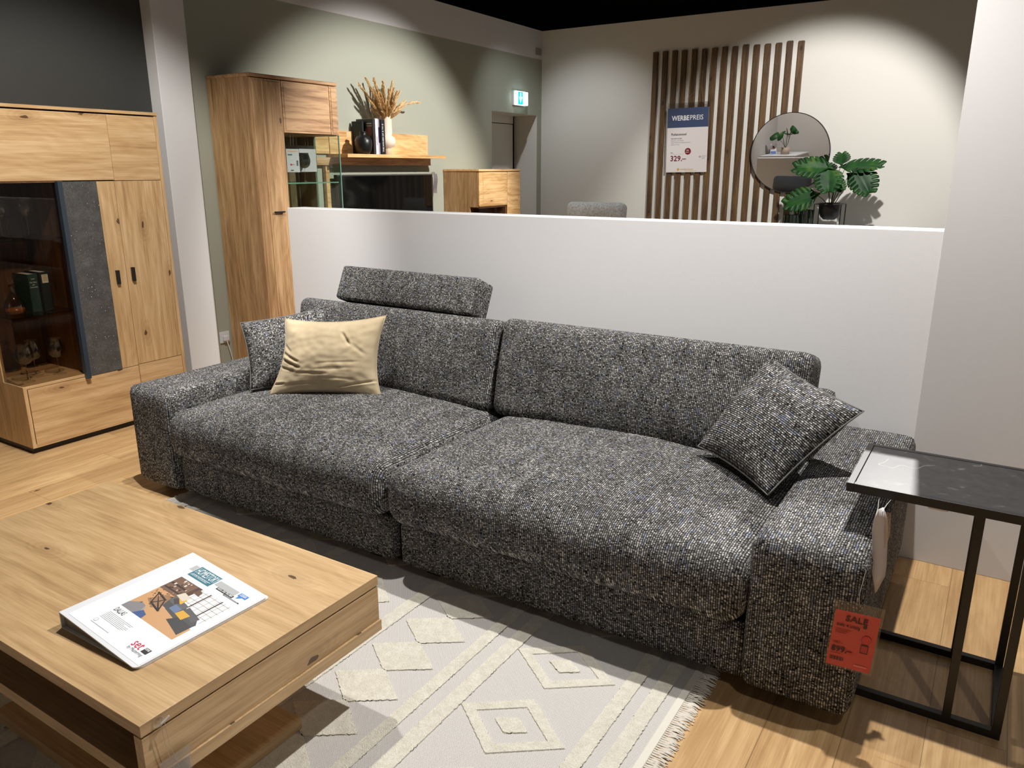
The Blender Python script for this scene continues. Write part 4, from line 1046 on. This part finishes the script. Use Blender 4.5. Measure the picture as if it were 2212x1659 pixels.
def monstera(root, base, tipc, nrm, up, L, W, seed, curl=.25, name='leaf', nl=6):
    """base: pot point; tipc: leaf attachment (petiole end); up: direction of leaf tip; nrm: leaf normal"""
    rr = random.Random(seed); base, tipc, nrm, up = Vector(base), Vector(tipc), Vector(nrm).normalized(), Vector(up).normalized(); curl = .12
    nrm = (nrm-up*nrm.dot(up)).normalized(); side = up.cross(nrm)
    m = bmesh.new()
    def wid(t): return W*.5*max(0.0, math.sin(PI*min(1, max(0, (t+.22)/1.22))**.72))**.6
    def place(s, t, sg):
        # s across 0..1 of the half width, t along
        x = s*wid(t-.10*s)*sg; y = t*L+s*s*.10*L
        r = (x/W*2)**2; z = -curl*W*.5*r-curl*.7*L*max(0, t-.3)**2+.10*W*abs(s)
        return tipc+side*x+up*y+nrm*z
    for sg in (-1, 1):
        for k in range(nl+1):
            ta = -.20+1.18*k/(nl+1); tb = -.20+1.18*(k+1)/(nl+1)
            gap = (tb-ta)*.06; NS = 8; prev = None; cut = .40+.18*rr.random() if 0 < k else .1
            for i in range(NS+1):
                s = i/NS; f = 0 if s < cut else ((s-cut)/(1-cut))
                g_ = gap*min(1, f*2.2)+(tb-ta)*.16*max(0, (s-.86)/.14)**2.0
                sw = .05*s
                a = place(s, ta+g_+sw, sg); c_ = place(s, tb-g_+sw, sg)
                cur = (m.verts.new(a), m.verts.new((a+c_)/2+nrm*.004*math.sin(PI*s)), m.verts.new(c_))
                if prev:
                    for q in (0, 1):
                        try: m.faces.new((prev[q], cur[q], cur[q+1], prev[q+1]))
                        except ValueError: pass
                prev = cur
    bmesh.ops.remove_doubles(m, verts=m.verts[:], dist=.0006)
    mb = MB(); mb.bm.free(); mb.bm = m
    lf = build(mb, name, MT['leaf'], root, smooth=True, solid=.0012)
    mid = base.lerp(tipc, .55)+Vector((0, 0, .04))+((tipc-base).cross(Vector((0, 0, 1)))).normalized()*rr.uniform(-.02, .02)
    pts = []
    for i in range(9):
        k = i/8; pts.append(base*(1-k)**2+mid*2*k*(1-k)+tipc*k*k)
    build(MB().tube(pts, [.0042-.002*i/8 for i in range(9)], 6), 'stem', MT['stem'], root, smooth=True)
    return lf
pb = Vector((PX, PY, 1.125))
leaves = [
    ((-.05, .325, -.06), (-1, -.1, .02), (.0, -.85, .5), .27, .22),
    ((-.02, .30, -.11), (.15, -.45, -.75), (.05, -.9, .5), .21, .25),
    ((-.125, .09, -.08), (-1, -.1, -.35), (-.1, -.95, .35), .26, .23),
    ((.095, .33, -.02), (1, -.1, .06), (0, -.6, .8), .30, .21),
    ((.215, .29, -.08), (.55, -.3, -.8), (.1, -.9, .45), .22, .25),
    ((.05, .36, .04), (-.1, .4, .5), (0, -.8, .6), .12, .15),
    ((.13, .26, .0), (.5, .2, -.45), (.1, -.8, .6), .16, .18),
    ((.03, .22, -.03), (.4, -.1, -.5), (.1, -.9, .5), .11, .12),
    ((-.06, .27, .09), (-.3, .6, .3), (0, -.7, .7), .20, .20),
]
for i, (c, up, nm, L, W) in enumerate(leaves):
    monstera(pp, pb+Vector((c[0]*.12, c[2]*.12, -.003)), pb+Vector((c[0], c[2], c[1])), nm, up, L, W, 40+i)
# ribbed green glass vases
def ribbed(loc, r, h, label):
    m = MB(); seg = 72; rings = []
    for z in (0.0, .004, h*.5, h):
        rings.append([m.bm.verts.new((loc[0]+(r+(.003 if k % 2 else 0))*math.cos(2*PI*k/seg), loc[1]+(r+(.003 if k % 2 else 0))*math.sin(2*PI*k/seg), loc[2]+z)) for k in range(seg)])
    for a, b_ in zip(rings, rings[1:]):
        for k in range(seg): m.bm.faces.new((a[k], a[(k+1) % seg], b_[(k+1) % seg], b_[k]))
    m.bm.faces.new(rings[0][::-1])
    o = build(m, 'glass_vase', MT['green_glass'], None, loc=loc, solid=.003)
    return tag(o, label, 'vase', 'green ribbed glass vases on the sideboard')
ribbed((-1.60, 7.5, .82), .085, .265, 'taller ribbed dark green glass vase beside the plant stand')
ribbed((-1.675, 7.34, .82), .066, .225, 'shorter ribbed green glass vase in front of the taller one')

# relax armchair (light grey) ------------------------------------------------------
def armchair(cx, cy, ang, mat, label, ztop, w, name='armchair', uv='tweed'):
    root = empty(name, (cx, cy, 0), label, 'armchair')
    R = Matrix.Translation((cx, cy, 0)) @ Matrix.Rotation(ang, 4, 'Z') @ Matrix.Translation((-cx, -cy, 0))
    def add(mb, nm, mt):
        mb.bm.transform(R)
        return build(mb, nm, mt, root, smooth=True, uv=uv)
    def lean(e, p):
        q = p.copy(); a = math.radians(-10); y, z = q.y, q.z
        q.y, q.z = y*math.cos(a)-z*math.sin(a), y*math.sin(a)+z*math.cos(a)
        q.z += .004*noise.noise(q*9); q.y += .012*noise.noise(q*6)
        return q
    add(softbox(cx-w/2, cx+w/2, cy-.38, cy+.25, .24, .46, .06, crown=.03), 'seat', mat)
    add(softbox(cx-w/2, cx+w/2, cy+.20, cy+.38, .42, ztop-.2, .07, front=.02, fn=lean), 'backrest', mat)
    add(softbox(cx-w/2+.005, cx+w/2-.005, cy+.215, cy+.36, ztop-.22, ztop, .055, front=.02, fn=lean, nx=30), 'head_cushion', mat)
    for sx in (-1, 1):
        x = cx+sx*(w/2+.06)
        add(softbox(x-.055, x+.055, cy-.38, cy+.36, .10, .60, .04), 'armrest', mat)
    for sx in (-1, 1):
        for sy in (-1, 1):
            add(MB().tube([(cx+sx*w*.42, cy+sy*.3, 0), (cx+sx*w*.42, cy+sy*.3, .26)], .018, 10), 'leg', MT['black'])
    return root
armchair(-3.44, 6.75, .10, MT['grey_chair'], 'light grey recliner armchair whose headrest shows above the half wall', 1.13, .62)
armchair(-2.82, 4.05, PI+.15, MT['dark_chair'], 'dark grey armchair behind the half wall, seen only in the mirror', 1.02, .55, uv=None)

# things behind the camera that the mirror shows ------------------------------------
ls = empty('lowboard', (-4.2, -1.7, 0), 'white lowboard against the left wall behind the viewer', 'sideboard')
build(MB().box(-4.61, -3.9, -2.45, -1.2, .98, 1.0, .002), 'top_board', MT['white_plastic'], ls)
build(MB().box(-4.60, -3.92, -2.44, -1.22, 0, .98, .002), 'body', MT['white_plastic'], ls)
pl2 = empty('potted_plant', (-4.21, -1.6, 1.0), 'leafy green plant in a beige pot on the lowboard, reflected in the mirror', 'potted plant')
build(MB().lathe([(0, .001), (.085, .001), (.09, .14), (.084, .14), (.08, .12), (0, .12)], (-4.21, -1.6, 1.0), 28), 'pot', MT['pot_wood'], pl2, smooth=True)
random.seed(8)
for i in range(7):
    a = 2*PI*i/7+.3; q = Vector((math.cos(a), math.sin(a), 0)); tp = Vector((-4.21, -1.6, 1.12))+q*random.uniform(.08, .16)+Vector((0, 0, random.uniform(.18, .34)))
    m = bmesh.new(); up = (q+Vector((0, 0, .7))).normalized(); sd = up.cross(Vector((0, 1, .6))).normalized(); Lf, Wf = .20, .15; prev = None
    for k in range(9):
        t_ = k/8; w_ = Wf*.75*math.sin(PI*t_**.8); c = tp+up*Lf*t_+Vector((0, 0, -.10*t_*t_))
        cur = (m.verts.new(c-sd*w_), m.verts.new(c+Vector((0, 0, -.008))), m.verts.new(c+sd*w_))
        if prev:
            m.faces.new((prev[0], cur[0], cur[1], prev[1])); m.faces.new((prev[1], cur[1], cur[2], prev[2]))
        prev = cur
    mb = MB(); mb.bm.free(); mb.bm = m; build(mb, 'leaf', MT['leaf'], pl2, smooth=True, solid=.001)
    build(MB().tube([(-4.21, -1.6, 1.12), (-4.21+q.x*.05, -1.6+q.y*.05, 1.22), tp], .004, 6), 'stem', MT['stem'], pl2)
mg = empty('picture_card', (-4.52, -1.9, 1.0), 'small white picture card standing on the lowboard', 'card')
build(MB().box(-4.58, -4.45, -1.86, -1.855, 1.0, 1.2), 'card', MT['paper'], mg)
printed('print', [rect(.002, .0, .128, .195, (240, 238, 238)), rect(.01, .0, .12, .05, (110, 140, 200)), disc(.06, .12, .03, (200, 140, 130)), disc(.07, .14, .018, (60, 40, 50))], (-4.45, -1.8545, 1.0), (-1, 0, 0), (0, 0, 1), mg)
wn = empty('room_divider', (-2.9, -2.4, 0), 'black framed glazed room divider behind the viewer', 'room divider')
m = MB()
for x in (-3.42, -2.95, -2.48): m.box(x-.025, x+.025, -2.46, -2.42, 0, 2.3)
build(m, 'posts', MT['black'], wn)
m = MB()
for z in (.05, .8, 1.35, 1.8, 2.3): m.box(-3.44, -2.46, -2.455, -2.425, z-.02, z+.02)
build(m, 'rails', MT['black'], wn)
build(MB().box(-3.42, -2.48, -2.442, -2.438, .05, 2.3), 'pane', MT['glass'], wn)

# ================================================================== SIDE TABLE + TAGS
stt = empty('side_table', (.0, 2.3, 0), 'narrow black metal side table with a black marble top pushed over the armrest', 'side table')
ax0, ax1, ay0, ay1, az = -.272, .168, 2.103, 2.468, .640
fm = MB()
fm.box(ax0, ax0+.018, ay0, ay1, az-.024, az, .001); fm.box(ax1-.018, ax1, ay0, ay1, az-.024, az, .001)
fm.box(ax0+.018, ax1-.018, ay0, ay0+.016, az-.024, az, .001); fm.box(ax0+.018, ax1-.018, ay1-.016, ay1, az-.024, az, .001)
build(fm, 'top_frame', MT['black_powder'], stt)
build(MB().box(ax0+.0195, ax1-.0195, ay0+.0165, ay1-.0165, az-.018, az-.0015, .0005), 'table_top', MT['marble'], stt)
for y in (ay0+.03, ay1+.002):
    for x in (.042, .158):
        build(MB().box(x-.0105, x+.0105, y-.0105, y+.0105, .02, az-.022, .001), 'upright', MT['black_powder'], stt)
    build(MB().box(-.26, .168, y-.0105, y+.0105, .0, .022, .001), 'foot_bar', MT['black_powder'], stt)
build(MB().box(.147, .169, ay0+.041, ay1-.009, .0, .022, .001), 'foot_bar', MT['black_powder'], stt)
lab = tag(build(MB().box(-.075, -.03, 2.108, 2.150, .609, .6155, .002), 'price_label', MT['paper'], None, loc=(-.05, 2.13, .61)), 'pale folded label stuck under the front of the side table', 'label')
# white curled card hanging from the table front
wc = empty('hang_tag', (-.17, 2.03, .38), 'blank white curled card hanging from threads beside the right armrest', 'price tag')
m = MB(); prev = None
prof = [(.612, -.181, -.172), (.585, -.187, -.160), (.556, -.189, -.155), (.50, -.183, -.150), (.45, -.178, -.146), (.425, -.172, -.146), (.384, -.161, -.158)]
for (z, xa, xb) in prof:
    yy = 2.03+.01*math.sin((z-.38)*9)
    cur = (m.bm.verts.new((xa, yy-.012, z)), m.bm.verts.new(((xa+xb)/2, yy, z)), m.bm.verts.new((xb, yy+.012, z)))
    if prev:
        m.bm.faces.new((prev[0], cur[0], cur[1], prev[1])); m.bm.faces.new((prev[1], cur[1], cur[2], prev[2]))
    prev = cur
build(m, 'card', plain('tag_white', rgb(214, 206, 206), .5), wc, smooth=True, solid=.0012)
build(MB().prism([(0, 0), (.016, .004), (.020, -.06), (.012, -.10)], (-.168, 2.045, .60), (1, 0, 0), (0, 0, 1), (0, 1, 0), .0008), 'sleeve', MT['pouch'], wc)
build(MB().tube([(-.19, 2.112, .616), (-.186, 2.07, .60), (-.187, 2.03, .575)], .0007, 4), 'thread', MT['thread_white'], wc)
build(MB().tube([(-.16, 2.112, .616), (-.166, 2.07, .615), (-.172, 2.03, .608)], .0007, 4), 'thread', MT['thread_white'], wc)
# red sale tag
sl = empty('sale_tag', (-.19, 1.90, .21), 'red SALE price tag in a clear sleeve hanging at the right armrest corner', 'price tag')
so_ = Vector((-.243, 1.897, .218)); su = Vector((.105, 0, .006)).normalized(); sv = Vector((.009, 0, .16)).normalized(); sv = (sv-su*sv.dot(su)*0).normalized()
TWd, TH = .104, .160
scd = build(MB().prism([(0, 0), (TWd, 0), (TWd, TH), (0, TH)], so_, su, sv, (0, 1, 0), .0006), 'card', plain('sale_red', rgb(214, 52, 48), .45), sl)
build(MB().prism([(-.005, -.005), (TWd+.005, -.005), (TWd+.005, TH+.028), (-.005, TH+.028)], so_+Vector((0, -.001, 0)), su, sv, (0, 1, 0), .0022), 'sleeve', thin_glass('tag_sleeve', (.93, .91, .90, 1), .05, .2), sl)
st_ = plain('sale_ink', rgb(66, 16, 22), .5)
def T_(x, y): return so_+su*x+sv*y+Vector((0, -.002, 0))
lettering('SALE', .0235, T_(.026, .134), su, sv, st_, scd, .02, sx=1.05)
lettering('Sofa 4-sitzig', .0115, T_(.008, .117), su, sv, st_, scd, .02, sx=1.0)
lettering('1687.–', .009, T_(.006, .066), su, sv, st_, scd, .01)
lettering('899.–', .022, T_(.006, .043), su, sv, st_, scd, .03, sx=1.0)
PR = [rect(.008, .107-.005*i, .045-.006*i, .1085-.005*i, (150, 40, 42)) for i in range(3)]
PR += [disc(.082, .093, .0115, (150, 40, 42)), disc(.082, .093, .0105, (205, 52, 50)), rect(.072, .053, .090, .078, (66, 20, 26)), rect(.0735, .056, .0885, .075, (176, 44, 46)), rect(.006, .036, .03, .0375, (150, 40, 42)), disc(.0735, .127, .005, (66, 16, 22), 8)]
for i in range(14): PR.append(rect(.006+.0024*i, .017, .006+.0024*i+(.0016 if i % 3 else .0008), .028, (50, 14, 20)))
PR += [rect(.065, .012, .095, .0165, (232, 120, 110))]
printed('print', PR, so_+Vector((0, -.0014, 0)), su, sv, scd)
build(MB().tube([so_+su*.05+sv*(TH+.024), (-.185, 1.90, .44), (-.18, 1.925, .49)], .0006, 4), 'thread', MT['thread'], sl)

# ================================================================== LIGHTS
def spot(name, loc, target, power, ang=80, blend=.5, size=.03, col=(1, .975, .945)):
    l = bpy.data.lights.new(name, 'SPOT'); l.energy = power; l.spot_size = math.radians(ang); l.spot_blend = blend
    l.shadow_soft_size = size; l.color = col
    o = bpy.data.objects.new(name, l); COL.objects.link(o); o.location = loc
    o.rotation_euler = (Vector(target)-Vector(loc)).to_track_quat('-Z', 'Y').to_euler(); return o
spot('ceiling_spot_sofa', (-.45, 2.42, 3.3), (-.75, 2.15, 0), 350, 100, .75)
spot('ceiling_spot_seat', (-2.35, 2.0, 3.3), (-2.1, 1.75, 0), 215, 100, .9)
spot('ceiling_spot_behind', (-.37, 5.30, 3.12), (-.13, 2.34, .64), 620, 18, .5)
spot('ceiling_spot_cabinet', (-2.35, 1.65, 3.3), (-4.3, 2.5, .6), 290, 66, .5)
spot('ceiling_spot_slats', (-.75, 5.3, 3.2), (-1.75, 7.94, 1.08), 350, 58, .45)
spot('fill_spot_corner', (-3.9, 6.5, 3.4), (-4.0, 7.94, .40), 70, 78, .8, col=(.92, .96, 1))  # added fill light, lifts the dim left end of the back wall
spot('ceiling_spot_green', (-1.2, 5.3, 3.2), (-4.63, 5.15, .88), 640, 54, .5)
spot('ceiling_spot_right', (.7, .8, 3.35), (.4, 2.4, .1), 40, 100, .7)
spot('fill_spot_rear', (-3.2, -.4, 3.35), (-3.9, -2.4, 1.2), 260, 95, .6)  # added fill light for the rear wall that the mirror reflects
spot('ceiling_spot_armchair', (-3.2, 4.9, 3.4), (-3.1, 5.4, .0), 80, 100, .8)
W = bpy.data.worlds.new('ambient_fill'); bpy.context.scene.world = W; W.use_nodes = True
W.node_tree.nodes['Background'].inputs[0].default_value = (1, .99, .98, 1); W.node_tree.nodes['Background'].inputs[1].default_value = .19  # even ambient fill standing in for light bounced around the showroom

# ================================================================== CAMERA
F_ = Vector((-math.sin(0.564386)*math.cos(0.271678), math.cos(0.564386)*math.cos(0.271678), -math.sin(0.271678)))
R_ = Vector((math.cos(0.564386), math.sin(0.564386), 0)); U_ = R_.cross(F_)
ro = -0.00177651
R2 = R_*math.cos(ro)+U_*math.sin(ro); U2 = -R_*math.sin(ro)+U_*math.cos(ro)
cam = bpy.data.cameras.new('camera'); co = bpy.data.objects.new('camera', cam); COL.objects.link(co)
Mx = Matrix((R2, U2, -F_)).transposed().to_4x4(); Mx.translation = Vector((0, 0, 1.45)); co.matrix_world = Mx
cam.sensor_fit = 'HORIZONTAL'; cam.sensor_width = 36; cam.lens = 1670.604/2212*36; cam.clip_start = .02
sc = bpy.context.scene; sc.camera = co
sc.view_settings.view_transform = 'Standard'; sc.view_settings.look = 'None'; sc.view_settings.gamma = 1; sc.view_settings.use_curve_mapping = False
sc.view_settings.exposure = 0.22
